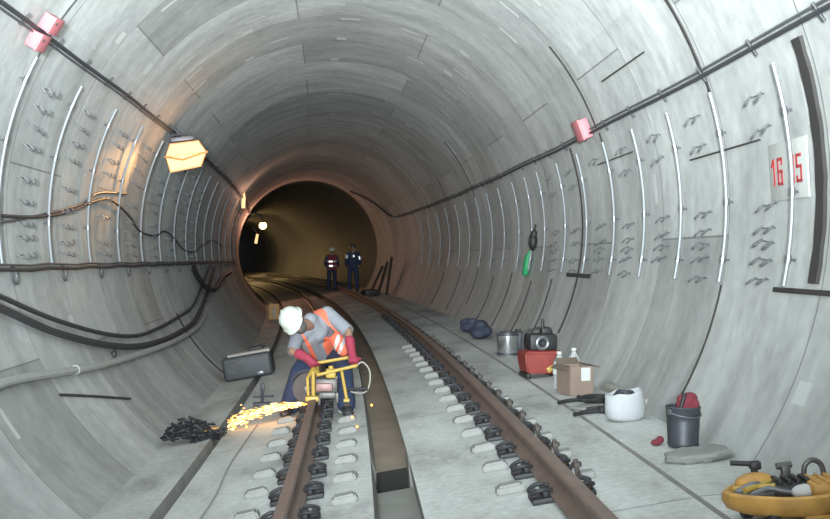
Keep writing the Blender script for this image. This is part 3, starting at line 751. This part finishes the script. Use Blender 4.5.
def standing(x, s, rot, label, vest, shirtm):
    t = thing('person', FL(x, s, rot), label, 'person')
    bm = BM(); g = lambda *p: V(p)
    def core(bm, q=0.):
        capsule(bm, (-.08, 0, .92), .10+q, (.08, 0, .92), .10+q); capsule(bm, (0, 0, .95), .125+q, (0, .01, 1.22), .12+q)
        for k in (-1, 1): capsule(bm, (k*.07, 0, 1.0), .10+q, (k*.10, 0, 1.30), .10+q)
        capsule(bm, (-.15, 0, 1.40), .06+q, (.15, 0, 1.40), .06+q)
    LEG = [((-.1, 0, .9), (-.13, -.04, .48), (-.14, .02, .09)), ((.1, 0, .9), (.13, .03, .48), (.15, .06, .09))]
    ARM = [((-.19, 0, 1.40), (-.27, .03, 1.12), (-.22, -.16, .95)), ((.19, 0, 1.40), (.27, .02, 1.12), (.24, -.17, 1.0))]
    core(bm)
    for h, k, a in LEG: capsule(bm, h, .085, k, .058); capsule(bm, k, .058, a, .04); capsule(bm, a, .04, (a[0], a[1]-.13, .04), .035)
    for h, k, a in ARM: capsule(bm, h, .05, k, .04); capsule(bm, k, .04, a, .028); hand(bm, V(a)+V((0, -.05, -.03)), (0, -.8, -.5), (1, 0, 0), None, 1., .7)
    capsule(bm, (0, 0, 1.42), .055, (0, -.01, 1.54), .055); ellipsoid(bm, (0, -.015, 1.61), (.075, .092, .11)); capsule(bm, (0, -.1, 1.62), .012, (0, -.118, 1.59), .015, 8)
    fuse('body', bm, .014, M_skin, t)
    bm = BM(); capsule(bm, (-.08, 0, .92), .115, (.08, 0, .92), .115)
    for h, k, a in LEG: capsule(bm, h, .10, k, .078); capsule(bm, k, .078, a, .07)
    fuse('trousers', bm, .018, M_navy, t, cut=lambda c, n: c.z > 1.0)
    for h, k, a in LEG:
        bm = BM(); capsule(bm, (a[0], a[1], .12), .058, (a[0], a[1], .055), .055); capsule(bm, (a[0], a[1], .05), .05, (a[0], a[1]-.15, .045), .045); fuse('boot', bm, .014, M_boot, t)
    bm = BM(); core(bm, .012)
    for h, k, a in ARM: capsule(bm, h, .066, k, .056); capsule(bm, k, .056, a, .044)
    fuse('jacket', bm, .018, shirtm, t, cut=lambda c, n: c.z < .9)
    if vest:
        bm = BM(); core(bm, .03); v = fuse('safety_vest', bm, .016, vest, t, cut=lambda c, n: c.z < .86 or abs(c.x) > .2 and c.z > 1.2 or c.z > 1.43 and abs(c.x) < .08)
        for z0 in (1.02, 1.20):
            bm = BM(); core(bm, .03); fuse('reflective_stripe', bm, .012, M_refl, v, cut=lambda c, n: abs(c.z-z0) > .035 or abs(c.x) > .22, offset=.012)
    else:
        for (h, k, a), q in zip(ARM, (.35, .5)):
            bm = BM(); p = V(h)+(V(k)-V(h))*q; e = (V(k)-V(h)).normalized(); cyl(bm, p-e*.06, p+e*.06, .085, .08, 14); obj('reflective_band', bm, M_refl, t)
        bm = BM(); ellipsoid(bm, (.03, -.135, 1.32), (.06, .025, .07)); obj('reflective_patch', bm, M_refl, t)
    bm = BM(); mt = M.Translation((0, -.015, 1.64)) @ M.Diagonal((1, 1.14, 1, 1))
    lathe(bm, [(.128, -.006), (.135, -.004), (.134, .008), (.117, .018), (.113, .05), (.098, .09), (.068, .118), (.03, .132), (.004, .135)], 20, mt)
    box(bm, (0, -.15, 1.636), (.14, .09, .01), bev=.004); obj('hard_hat', bm, M_hat if vest else M_dsteel, t)
standing(.80, 42.2, .15, 'distant person in dark red vest with white bands on the track', M_redc, M_navy)
standing(1.28, 38.2, -.2, 'distant person in dark clothes with bright reflective patches, standing on the right', None, M_navy)

# ------------------------------------------------------------------ the rail saw and its sparks
sw = thing('rail_saw', M.Translation((-.48, 10.03, -.0)), 'yellow tube frame rail saw clamped on the left rail', 'rail saw'); SB = V((-.48, 10.03, 0))
W = lambda x, y, z: V((x, y, z))-SB
bm = BM()
A0, A1 = W(-.575, 10.16, .432), W(-.270, 10.16, .486); B0, B1 = W(-.545, 9.93, .345), W(-.19, 9.93, .43)
for a, b_ in ((A0, A1), (B0, B1), (A0, B0), (A1, B1)): cyl(bm, a, b_, .016, n=10)
for p in (A0, A1, B0, B1): ellipsoid(bm, p, (.018, .018, .018), n=10)
obj('top_frame', bm, M_yel, sw)
bm = BM(); cyl(bm, W(-.60, 10.02, .44), W(-.595, 10.0, .12), .018, n=10); cyl(bm, W(-.655, 10.04, .30), W(-.645, 10.02, .12), .014, n=10); cyl(bm, W(-.655, 10.04, .30), W(-.575, 10.16, .432), .018, n=10); cyl(bm, W(-.60, 10.02, .40), B0, .018, n=10)
box(bm, W(-.605, 10.0, .115), (.13, .16, .05), bev=.012); obj('leg', bm, M_yel, sw)
bm = BM(); cyl(bm, W(-.33, 9.97, .40), W(-.275, 9.86, .12), .015, n=10); box(bm, W(-.275, 9.86, .115), (.06, .1, .03), bev=.008); obj('leg', bm, M_yel, sw)
bm = BM(); box(bm, W(-.47, 10.08, .23), (.22, .22, .15), bev=.03); 
for i in range(5): box(bm, W(-.385+.0, 10.0+.04*i, .23), (.03, .012, .16))
obj('engine', bm, M_eng, sw)
bm = BM(); box(bm, W(-.49, 9.95, .225), (.16, .05, .08), bev=.02); obj('engine_cover', bm, M_engp, sw)
bm = BM(); box(bm, W(-.43, 10.02, .35), (.10, .12, .09), bev=.02); cyl(bm, W(-.43, 10.02, .39), W(-.43, 10.02, .42), .025, n=12); obj('fuel_tank', bm, M_yel, sw)
bm = BM(); lathe(bm, [(.0, -.004), (.15, -.003), (.15, .003), (.0, .004)], 32, M.Translation(W(-.66, 10.17, .19)) @ M.Rotation(PI/2, 4, 'X') @ M.Rotation(.25, 4, 'Y')); obj('cutting_disc', bm, M_blade, sw)
bm = BM(); lathe(bm, [(.03, -.03), (.035, .0), (.03, .03)], 14, M.Translation(W(-.66, 10.17, .19)) @ M.Rotation(PI/2, 4, 'X')); cyl(bm, W(-.66, 10.15, .19), W(-.50, 10.1, .21), .028, n=10); obj('drive_arm', bm, M_eng, sw)
bm = BM()
for i in range(2):
    yy = 10.13+i*.09; pr = [(W(-.66, yy, .19)+V((.17*math.cos(a), 0, .17*math.sin(a)))) for a in [PI*.1+PI*.75*k/12 for k in range(13)]]
    tube(bm, pr, .012, 6)
obj('disc_guard', bm, M_dsteel, sw)
bm = BM(); tube(bm, smooth_path([W(-.20, 9.95, .41), W(-.13, 9.98, .46), W(-.06, 10.02, .37), W(-.07, 10.02, .22), W(-.14, 10.02, .16), W(-.33, 10.04, .19)], 6), .008, 8); obj('hose', bm, M_wood, sw)
bm = BM(); cyl(bm, W(-.33, 10.02, .19), W(-.12, 9.98, .205), .014, n=8); cyl(bm, W(-.16, 9.985, .20), W(-.08, 9.975, .21), .02, n=8); obj('clamp_lever', bm, M_black, sw)
bm = BM(); box(bm, W(-.46, 10.05, .145), (.16, .2, .06), bev=.01); box(bm, W(-.54, 10.05, .10), (.03, .16, .1), bev=.008); box(bm, W(-.37, 10.05, .12), (.03, .16, .1), bev=.008); obj('rail_clamp', bm, M_eng, sw)

# sparks thrown to the left
bm = BM(); so = V((-.66, 10.2, .04))
for i in range(620):
    q = random.random()**.85; wdt = .012+.055*q
    p = V((-.02-.74*q, -.06*q+random.gauss(0, .08*q+.01), .0-.185*q+.03*math.sin(q*PI)+random.gauss(0, wdt*.55)))
    zmin = fz(-.66+p.x+.16)-so.z+.012
    if p.z < zmin: p.z = zmin+random.uniform(0, .03)
    L = random.uniform(.006, .03)*(1.1-.3*q); r_ = random.uniform(.0022, .0065)
    d = V((-1, random.uniform(-.3, .3), -.25+random.uniform(-.35, .35))).normalized(); f0_ = len(bm.faces); x, y = frame_of(d)
    a = bm.verts.new(p-d*L); b_ = bm.verts.new(p+d*L); ring = [bm.verts.new(p+(x*math.cos(k*2.094)+y*math.sin(k*2.094))*r_) for k in range(3)]
    mi = 1 if random.random() < .45 else 0
    for k in range(3):
        for e in (a, b_): bm.faces.new((e, ring[k], ring[(k+1) % 3])).material_index = mi
for (x_, y_, z_) in ((-.02, -.3, -.1), (.45, -.9, .0), (.62, -.5, .05), (.5, -1.3, -.02), (-.5, -.8, -.1)):
    ellipsoid(bm, (x_, y_, z_+.0), (.012, .012, .012), n=6)
tag(obj('sparks', bm, [M_spark, M_sparkh], None, M.Translation(so)), 'orange stream of glowing sparks flying left from the rail saw', 'sparks', kind='stuff')

# ------------------------------------------------------------------ things along the left side
# scrap heap
bm = BM()
for i in range(120):
    a = random.uniform(0, 2*PI); rr = random.random()**.7; c = V((rr*.29*math.cos(a), rr*.17*math.sin(a), .015+.23*(1-rr*.8)*random.random()))
    a2 = random.uniform(0, PI); d = V((math.cos(a2), math.sin(a2), random.uniform(-.3, .5)))*.06; e = V((-d.y, d.x, random.uniform(-.02, .05)))*.7
    pts = [c-d, c-d*.3+e*.6, c+e, c+d*.6+e*.2, c+d]
    for p in pts: p.z = max(p.z, .012)
    tube(bm, smooth_path(pts, 3), random.uniform(.009, .015), 5)
tag(obj('scrap_heap', bm, M_clip, None, FL(-1.58, 9.98)), 'black tangled heap of scrap metal on the left floor by the sparks', 'scrap heap', kind='stuff')
bm = BM(); box(bm, (0, 0, .03), (.16, .1, .06), bev=.01); tag(obj('wood_scrap', bm, M_tan, None, FL(-1.46, 10.25, .5)), 'small brown wood scrap behind the black heap', 'wood scrap')
# equipment case
t = thing('equipment_case', FL(-1.45, 15.2, -.03, True), 'dark grey equipment case with round port beside the left groove', 'case')
bm = BM(); box(bm, (-.02, 0, .17), (.70, .5, .34), bev=.05, seg=3); obj('body', bm, M_case, t)
bm = BM(); box(bm, (.02, .02, .35), (.62, .42, .05), bev=.02, seg=2); obj('lid', bm, M_wood, t)
bm = BM(); tube(bm, [(-.2+.09*math.cos(a), -.255, .19+.09*math.sin(a)) for a in [2*PI*i/20 for i in range(20)]], .012, 6, closed=True); obj('port_ring', bm, M_steel, t)
bm = BM(); box(bm, (.15, -.26, .06), (.10, .03, .05), bev=.008); obj('latch', bm, M_steel, t)
bm = BM(); box(bm, (.12, .0, .395), (.2, .16, .05), bev=.015); cyl(bm, (.0, 0, .4), (.26, .03, .42), .02, n=8); obj('handle', bm, M_black, t)
# stand by the sparks
t = thing('marker_stand', FL(-1.07, 11.75), 'small dark upright stand behind the sparks', 'stand')
bm = BM(); box(bm, (0, 0, .012), (.20, .12, .024), bev=.005); obj('base', bm, M_dsteel, t)
bm = BM(); cyl(bm, (0, 0, .02), (0, 0, .24), .018, n=8); box(bm, (0, 0, .2), (.05, .03, .08), bev=.008); obj('post', bm, M_dsteel, t)
bm = BM(); cyl(bm, (-.1, 0, .09), (.13, 0, .10), .012, n=8); obj('cross_bar', bm, M_dsteel, t)
bm = BM(); w = smooth_path([P(-1.0, 10.2, fz(-1.0)+.01), P(-1.03, 9.2, fz(-1.03)+.01), P(-1.05, 8.2, fz(-1.05)+.01), P(-1.02, 7.2, fz(-1.02)+.01), P(-1.03, 6.2, fz(-1.03)+.01), P(-.98, 5.4, fz(-.98)+.01)], 6); o_ = w[0].copy()
tube(bm, [p-o_ for p in w], .007, 6); tag(obj('thin_wire', bm, M_wood, None, M.Translation(o_)), 'thin pale wire lying on the slab left of the left rail', 'wire')
# lit carton far back
t = thing('carton', FL(-1.62, 30.2, .1), 'tan carton lit orange behind the bending worker', 'carton')
bm = BM(); box(bm, (0, 0, .22), (.30, .3, .44), bev=.01); obj('body', bm, M_tan, t)
bm = BM(); box(bm, (-.07, -.02, .46), (.18, .32, .02), rot=M.Rotation(.4, 3, 'Y')); obj('flap', bm, M_tan, t)
bm = BM(); box(bm, (.0, -.155, .2), (.08, .006, .3)); obj('tape', bm, M_wood, t)

# ------------------------------------------------------------------ things along the right side
# orange-yellow machine at the bottom right
t = thing('rail_machine', FL(1.825, 4.53, -.06, True) @ M.Scale(1.1, 4), 'orange yellow machine with moulded rim in the bottom right corner', 'machine')
out = [(-.25, .03), (-.19, .13), (-.08, .17), (.08, .175), (.20, .13), (.235, .02), (.22, -.10), (.08, -.17), (-.04, -.17), (-.14, -.12), (-.22, -.06)]
def ringpts(k, z, dz=0.): return smooth_path([(x*k, y*k, z+dz*abs(x)) for x, y in out]+[(out[0][0]*k, out[0][1]*k, z+dz*abs(out[0][0]))], 3)[:-1]
bm = BM(); rg = []
for k, z in ((.70, .045), (.93, .065), (1.0, .10), (.985, .128), (.90, .135), (.82, .115), (.74, .085)): rg.append([bm.verts.new(p) for p in ringpts(k, z)])
ring_faces(bm, rg); obj('body', bm, M_mach, t, angle=50)
bm = BM()
for x, y in ((-.14, .09), (.14, .10), (.13, -.10), (-.09, -.08)):
    bm = BM(); lathe(bm, [(.045, -.02), (.05, -.012), (.05, .012), (.045, .02)], 16, M.Translation((x, y, .05)) @ M.Rotation(PI/2, 4, 'Y')); obj('wheel', bm, M_black, t)
bm = BM(); ellipsoid(bm, (-.09, .10, .135), (.085, .06, .045)); obj('cover', bm, M_mach, t)
bm = BM(); box(bm, (.145, -.03, .135), (.16, .17, .06), bev=.018)
for i in range(4): box(bm, (.09+.036*i, -.03, .165), (.014, .15, .016), bev=.004)
obj('cover', bm, M_mach, t)
bm = BM(); box(bm, (-.13, -.01, .115), (.13, .10, .03), rot=.3, bev=.01); obj('side_panel', bm, M_eng, t)
bm = BM(); box(bm, (.06, -.13, .015), (.10, .05, .09), bev=.012); obj('foot_block', bm, M_mach, t)
bm = BM(); cyl(bm, (-.17, -.02, .14), (-.02, .07, .15), .012, n=8); cyl(bm, (-.19, .06, .13), (-.05, -.02, .15), .010, n=8); obj('rod', bm, M_yel, t)
bm = BM(); box(bm, (.03, .02, .12), (.17, .10, .07), bev=.015)
for i in range(4): box(bm, (-.03+.035*i, .02, .16), (.018, .10, .02), bev=.003)
obj('motor', bm, M_black, t)
bm = BM(); ellipsoid(bm, (.05, -.05, .125), (.05, .035, .03)); obj('cap', bm, M_paper, t)
bm = BM(); cyl(bm, (-.08, .14, .15), (-.08, .14, .20), .014, n=8); cyl(bm, (-.07, .14, .205), (-.17, .15, .215), .011, n=8); box(bm, (-.075, .14, .20), (.045, .035, .035), bev=.008); obj('lever', bm, M_black, t)
bm = BM(); tube(bm, smooth_path([(.10, .09, .13), (.105, .09, .19), (.135, .09, .215), (.17, .09, .195), (.18, .085, .14)], 4), .011, 8); obj('loop_handle', bm, M_eng, t)
bm = BM(); box(bm, (.035, .11, .165), (.035, .03, .07), bev=.006); cyl(bm, (.0, .11, .195), (.06, .11, .2), .014, n=8); box(bm, (.05, .10, .14), (.04, .06, .04), bev=.006); obj('valve', bm, M_eng, t)
bm = BM(); tube(bm, smooth_path([(-.19, .03, .12), (-.12, .02, .15), (-.06, .05, .13), (-.02, .02, .14)], 4), .014, 8); tube(bm, smooth_path([(-.15, -.03, .12), (-.08, -.02, .14), (-.03, -.03, .13), (.02, -.04, .12)], 4), .012, 8); obj('hose', bm, M_steel, t)

# slab of stone and bucket
bm = BM(); pts = [(-.16, -.05), (-.08, -.10), (.06, -.09), (.15, -.03), (.15, .05), (.08, .09), (-.06, .09), (-.15, .05)]
rg = [[bm.verts.new((x*k, y*k, z+.006*math.sin(9*x+7*y))) for x, y in pts] for k, z in ((.9, 0.), (1., .015), (1.02, .032), (.93, .045))]
ring_faces(bm, rg); bmesh.ops.subdivide_edges(bm, edges=list(bm.edges), cuts=2, use_grid_fill=True)
for v in bm.verts: v.co += V((random.gauss(0, .003), random.gauss(0, .003), random.gauss(0, .0025)))
tag(obj('stone_slab', bm, M_stone, None, FL(1.87, 5.90, -.1, True, .002) @ M.Scale(1.15, 4)), 'flat grey stone slab in front of the dark bucket', 'slab')
t = thing('bucket', FL(1.91, 6.30, .4) @ M.Scale(.87, 4), 'dark grey metal bucket with red cloth sticking out', 'bucket')
bm = BM(); lathe(bm, [(.0, .01), (.098, .0), (.104, .008), (.107, .03), (.104, .036), (.112, .18), (.110, .19), (.114, .20), (.117, .268), (.121, .275), (.117, .282), (.112, .276), (.107, .20), (.098, .03), (.0, .025)], 32); obj('body', bm, M_dsteel, t)
bm = BM(); tube(bm, [(.118*math.cos(a), .02+.03*math.sin(a), .25-.085*math.sin(a)-.0) if False else (.121*math.cos(a), -.121*math.sin(a)*1., .245-.03*math.sin(a)) for a in [PI*i/16 for i in range(17)]], .005, 6); obj('handle', bm, M_steel, t)
for sx in (-1, 1):
    bm = BM(); box(bm, (sx*.119, 0, .245), (.012, .035, .04), bev=.004); obj('lug', bm, M_steel, t)
fb = BM()
for p, r_ in (((.0, 0, .0), (.075, .06, .055)), ((.035, .01, .05), (.06, .055, .045)), ((.06, -.02, .005), (.04, .04, .045)), ((-.03, .0, .045), (.035, .045, .035)), ((.01, -.03, .03), (.05, .035, .05)), ((.03, 0, -.05), (.08, .07, .05))): ellipsoid(fb, p, r_)
rc = fuse('red_cloth', fb, .010, M_redc); rc.matrix_basis = FL(1.925, 6.30, 0, False, .25) @ M.Scale(.8, 4); tag(rc, 'crumpled dark red cloth bundle sticking out of the bucket', 'cloth')
bm = BM(); cyl(bm, (0, 0, 0), (.045, 0, .15), .013, .015, 10); ellipsoid(bm, (.046, 0, .152), (.017, .017, .012), n=10); cyl(bm, (-.02, 0, -.08), (0, 0, 0), .007, n=8)
tag(obj('tool_handle', bm, M_black, None, FL(1.865, 6.25, .1, False, .19) @ M.Scale(.85, 4)), 'black tool handle leaning in the bucket beside the red cloth', 'tool')
fb = BM(); ellipsoid(fb, (0, 0, .02), (.04, .025, .02)); ellipsoid(fb, (.03, .01, .03), (.025, .025, .025)); q = fuse('red_rag', fb, .007, M_redc); q.matrix_basis = FL(1.78, 6.40, .2, True); tag(q, 'small dark red rag on the floor left of the bucket', 'rag')
# pale beam leaning behind the sack
bm = BM(); box(bm, (0, 0, .04), (.07, .8, .07), bev=.008); tag(obj('timber_beam', bm, M_wood, None, FL(2.02, 8.1, 0.10) @ M.Rotation(.05, 4, 'X') @ M.Translation((0, 0, .03))), 'pale timber beam lying against the wall behind the white sack', 'beam')
# white sack
t = thing('white_sack', FL(1.835, 7.38, .15), 'white woven sack, open at the top, beside dark tools', 'sack')
bm = BM(); n_ = 28; rg = []
for k, (r_, z) in enumerate([(.06, .0), (.115, .004), (.135, .03), (.137, .09), (.130, .15), (.128, .19), (.120, .20), (.112, .18), (.10, .13), (.0001, .12)]):
    rg.append([bm.verts.new((r_*math.cos(a)*1.06*(1+.04*math.sin(3*a+k)), r_*math.sin(a)*.85*(1+.05*math.sin(2*a+k*.7)), z*(1+.10*math.cos(a)*(z > .1)+.03*math.sin(5*a)*(z > .1)))) for a in [2*PI*j/n_ for j in range(n_)]])
ring_faces(bm, rg); obj('bag', bm, M_sack, t, angle=70)
bm = BM()
for i in range(7):
    a = i*.9; tube(bm, smooth_path([(.07*math.cos(a), .06*math.sin(a), .15), (.04*math.cos(a+1), .05*math.sin(a+1), .20), (.08*math.cos(a+2), .06*math.sin(a+2), .17)], 4), .012, 6)
tag(obj('cable_scraps', bm, M_dsteel, None, FL(1.845, 7.40, .3, False, .0)), 'dark scraps bundled in the mouth of the white sack', 'scraps')
# dark tools
def hand_tool(x, s, rot, L, label, jaw=True):
    t = thing('hand_tool', FL(x, s, rot, True), label, 'tool', 'dark tools on the floor')
    bm = BM(); tube(bm, smooth_path([(-L/2, 0, .018), (-L*.15, .012, .022), (L*.2, .0, .022), (L*.36, -.005, .022)], 4), .016, 8); obj('handle', bm, M_black, t)
    bm = BM(); box(bm, (L*.43, 0, .026), (L*.18, .065, .05), bev=.012); box(bm, (L*.53, .022, .026), (.05, .02, .035), bev=.006); box(bm, (L*.53, -.022, .026), (.05, .02, .035), bev=.006); obj('head', bm, M_clip, t)
hand_tool(1.655, 8.35, .35, .22, 'dark hand tool left of the others, before the cardboard box')
hand_tool(1.66, 7.72, .25, .24, 'dark hand tool lying nearest the track, left of the sack')
hand_tool(1.80, 7.86, -.1, .24, 'dark hand tool lying beside the white sack mouth')
bm = BM()
for k in range(5):
    pts = [((.09+.012*k)*math.cos(a)+.02*math.sin(3*a+k), (.06+.01*k)*math.sin(a), .014+.012*k*.7+.008*math.sin(2*a+k)) for a in [2*PI*j/18 for j in range(18)]]; tube(bm, pts, .012, 6, closed=True)
tag(obj('cable_coil', bm, M_black, None, FL(1.85, 8.22, .3, True)), 'black cable coil between the cardboard box and white sack', 'cable coil')
bm = BM(); box(bm, (0, 0, .012), (.22, .16, .014), bev=.003); tag(obj('board_offcut', bm, M_stone, None, FL(1.72, 8.05, .5, True)), 'flat grey board offcut among the dark tools', 'board')
# cardboard box
t = thing('cardboard_box', FL(1.80, 8.86, .28), 'open brown cardboard box with white paper label', 'box')
bm = BM(); W_, D_, H_ = .21, .24, .24
for c_, s_ in (((0, 0, .004), (W_, D_, .008)), ((-W_/2, 0, H_/2), (.008, D_, H_)), ((W_/2, 0, H_/2), (.008, D_, H_)), ((0, -D_/2, H_/2), (W_, .008, H_)), ((0, D_/2, H_/2), (W_, .008, H_))): box(bm, c_, s_)
obj('body', bm, M_card, t, smooth=False)
for c_, s_, rt in (((-W_/2-.03, 0, H_-.01), (.07, D_, .006), M.Rotation(-.5, 3, 'Y')), ((W_/2+.03, 0, H_-.0), (.07, D_, .006), M.Rotation(.3, 3, 'Y')), ((0, D_/2+.02, H_+.025), (W_, .07, .006), M.Rotation(.7, 3, 'X'))):
    bm = BM(); box(bm, c_, s_, rt); obj('flap', bm, M_cardd, t, smooth=False)
bm = BM(); box(bm, (.035, -D_/2-.006, H_-.065), (.085, .003, .11)); obj('label', bm, M_paper, t, smooth=False)
# clear bottles behind it
def bottle(x, s, h, label):
    t = thing('plastic_bottle', FL(x, s, .3), label, 'bottle', 'clear bottles behind the cardboard box')
    bm = BM(); lathe(bm, [(.0, .004), (.05, 0), (.055, .01), (.055, h*.25), (.051, h*.3), (.055, h*.35), (.055, h*.68), (.04, h*.8), (.018, h*.9), (.018, h*.95)], 18); obj('body', bm, M_plastic, t)
    bm = BM(); lathe(bm, [(.022, h*.93), (.022, h), (.0, h)], 14); obj('cap', bm, M_paper, t)
    bm = BM(); lathe(bm, [(.0562, h*.4), (.0562, h*.62)], 18, caps=False); obj('wrapper', bm, M_paper, t)
bottle(1.74, 9.22, .33, 'clear plastic bottle behind the box, on its left'); bottle(1.87, 9.22, .35, 'clear plastic bottle behind the box, on its right')
# red engine
t = thing('portable_engine', FL(1.74, 10.2, .12), 'red portable engine with black top on the right floor', 'engine')
bm = BM(); vs = []
for z, x0, x1, y0, y1 in ((.04, -.15, .13, -.14, .14), (.14, -.17, .16, -.15, .15), (.24, -.18, .19, -.15, .15), (.26, -.15, .19, -.13, .13)): vs.append([bm.verts.new(p) for p in ((x0, y0, z), (x1, y0, z), (x1, y1, z), (x0, y1, z))])
ring_faces(bm, vs); bmesh.ops.bevel(bm, geom=list(bm.edges), offset=.015, segments=2, affect='EDGES'); obj('body', bm, M_redp, t)
bm = BM(); box(bm, (-.14, 0, .02), (.04, .28, .05), bev=.01); obj('skid', bm, M_black, t); bm = BM(); box(bm, (.12, 0, .02), (.04, .28, .05), bev=.01); obj('skid', bm, M_black, t)
bm = BM(); box(bm, (.02, 0, .34), (.28, .22, .16), bev=.03); box(bm, (.08, .04, .44), (.10, .10, .07), bev=.015); obj('engine_block', bm, M_black, t)
bm = BM(); tube(bm, [(.0+.055*math.cos(a), -.118, .335+.055*math.sin(a)) for a in [2*PI*i/20 for i in range(20)]], .018, 8, closed=True); obj('starter_ring', bm, M_steel, t)
bm = BM(); lathe(bm, [(.0, .0), (.03, .0), (.022, .02), (.0, .02)], 14, M.Translation((0, -.115, .335)) @ M.Rotation(PI/2, 4, 'X')); obj('starter_hub', bm, M_black, t)
bm = BM(); tube(bm, smooth_path([(-.14, .05, .25), (-.14, .05, .40), (-.08, .04, .45), (.1, .04, .47), (.15, .05, .40), (.16, .05, .27)], 4), .013, 8); cyl(bm, (.05, .03, .46), (.05, .03, .56), .016, n=8); obj('handle', bm, M_black, t)
bm = BM(); box(bm, (.09, -.158, .10), (.12, .012, .05), rot=M.Rotation(-.5, 3, 'Y'), bev=.004); obj('stripe', bm, M_yel, t)
# can
t = thing('metal_can', FL(1.77, 12.3, 0), 'shiny metal can with dark bands behind the red engine', 'can')
bm = BM(); lathe(bm, [(.0, .0), (.12, 0), (.125, .01), (.125, .26), (.118, .268), (.0, .268)], 24); obj('body', bm, M_stain, t)
for z in (.02, .245):
    bm = BM(); lathe(bm, [(.127, z), (.129, z+.012), (.127, z+.024)], 24, caps=False); obj('rim', bm, M_dsteel, t)
bm = BM(); lathe(bm, [(.10, .268), (.10, .285), (.0, .287)], 20); obj('lid', bm, M_dsteel, t)
t = thing('dark_container', FL(1.93, 12.5, 0), 'dark square container right of the shiny can', 'container')
bm = BM(); box(bm, (0, 0, .13), (.13, .2, .26), bev=.015); obj('body', bm, M_dsteel, t)
bm = BM(); lathe(bm, [(.03, .26), (.03, .29), (0, .29)], 12); obj('cap', bm, M_black, t)
# blue cloth bundles
for k, (x, s, sc, lab) in enumerate(((1.90, 15.0, 1., 'dark blue cloth bundle against the right wall beyond the can'), (1.93, 16.2, .85, 'darker cloth bundle behind the blue one by the right wall'))):
    fb = BM()
    for p, r_ in (((0, 0, .1), (.16, .22, .10)), ((-.08, -.1, .08), (.11, .13, .08)), ((.05, .08, .17), (.1, .14, .09)), ((-.02, -.03, .2), (.08, .1, .06))): ellipsoid(fb, V(p)*sc, V(r_)*sc)
    q = fuse('cloth_bundle', fb, .016, M_blue); q.matrix_basis = FL(x-.06, s, .3+k, True); tag(q, lab, 'cloth bundle', 'cloth bundles by the right wall')
# far debris near the opening
t = thing('crowbar_stack', FL(1.72, 33.5, .2), 'dark leaning rods at the foot of the far right wall', 'rods')
for i in range(3):
    bm = BM(); cyl(bm, (-.3+.15*i, -.4*i, .03), (.28+.03*i, .5-.4*i, .9+.15*i), .04, n=8); obj('rod', bm, M_black, t)
bm = BM(); box(bm, (-.35, -.2, .09), (.5, .6, .18), bev=.05); obj('base_bundle', bm, M_black, t)

# ------------------------------------------------------------------ light
def light(kind, name, loc, energy, col, size=.3, to=None, spot=None, blend=.5):
    d = bpy.data.lights.new(name, kind); d.energy = energy; d.color = col
    if kind == 'AREA': d.size = size
    elif kind in ('POINT', 'SPOT'): d.shadow_soft_size = size
    if spot: d.spot_size = rad(spot); d.spot_blend = blend
    o = bpy.data.objects.new(name, d); C.objects.link(o); o.location = loc
    if to is not None: o.rotation_euler = (V(to)-V(loc)).to_track_quat('-Z', 'Y').to_euler()
    return o
light('SPOT', 'work_light_front', P(-.25, -1.6, 1.75), 15500, (.90, .985, 1.), .35, P(.0, 15, 5.2), 62, 1.)
light('SPOT', 'ceiling_fill_light', P(.15, -1.0, 1.2), 13500, (.90, .985, 1.), .35, P(.0, 11.5, 5.6), 46, 1.)  # added, unseen spot that brightens the vault
light('AREA', 'work_light_rear', P(-.2, -6.5, 2.4), 260, (.90, .985, 1.), 1.4, P(.0, 8, 1.9))
light('SPOT', 'floodlight_beam', tuple(lm @ V((-.05, -.26, -.02))), 190, (1, .50, .17), .12, WP(12.6, 168), 40, .9)
light('POINT', 'floodlight_glow', tuple(lm @ V((.15, -.45, .0))), 16, (1, .50, .24), .2)
light('SPOT', 'bulb_glow', P(-1.9, 42.1, 2.7), 150, (1, .44, .27), .2, P(-.2, 36, 3.3), 150, .6)
light('POINT', 'passage_glow', P(-1.4, 70., 2.6), 190, (1, .64, .26), .3)
light('POINT', 'passage_glow_beyond', P(-1.4, 83., 2.6), 260, (1, .64, .26), .3)
light('POINT', 'tube_glow', P(-2.0, 29.5, 3.0), 22, (1, .54, .36), .15)
light('POINT', 'spark_glow', (-.95, 10.0, .12), 3, (1, .5, .15), .12)
wd = bpy.data.worlds.new('tunnel air'); bpy.context.scene.world = wd; wd.use_nodes = True
wd.node_tree.nodes['Background'].inputs[0].default_value = (.55, .62, .7, 1); wd.node_tree.nodes['Background'].inputs[1].default_value = .15

# ------------------------------------------------------------------ camera
cd = bpy.data.cameras.new('camera'); cam = bpy.data.objects.new('camera', cd); C.objects.link(cam)
cam.location = (0, 0, 1.44); cam.rotation_euler = (PI/2, 0, 0)
cd.sensor_width = 36; cd.lens = 1050/830*36; cd.shift_x = 39/830; cd.shift_y = -.0006; cd.clip_end = 300; cd.clip_start = .05
sc = bpy.context.scene; sc.camera = cam
sc.view_settings.view_transform = 'Standard'; sc.view_settings.look = 'None'; sc.view_settings.gamma = 1; sc.view_settings.use_curve_mapping = False
sc.view_settings.exposure = .08
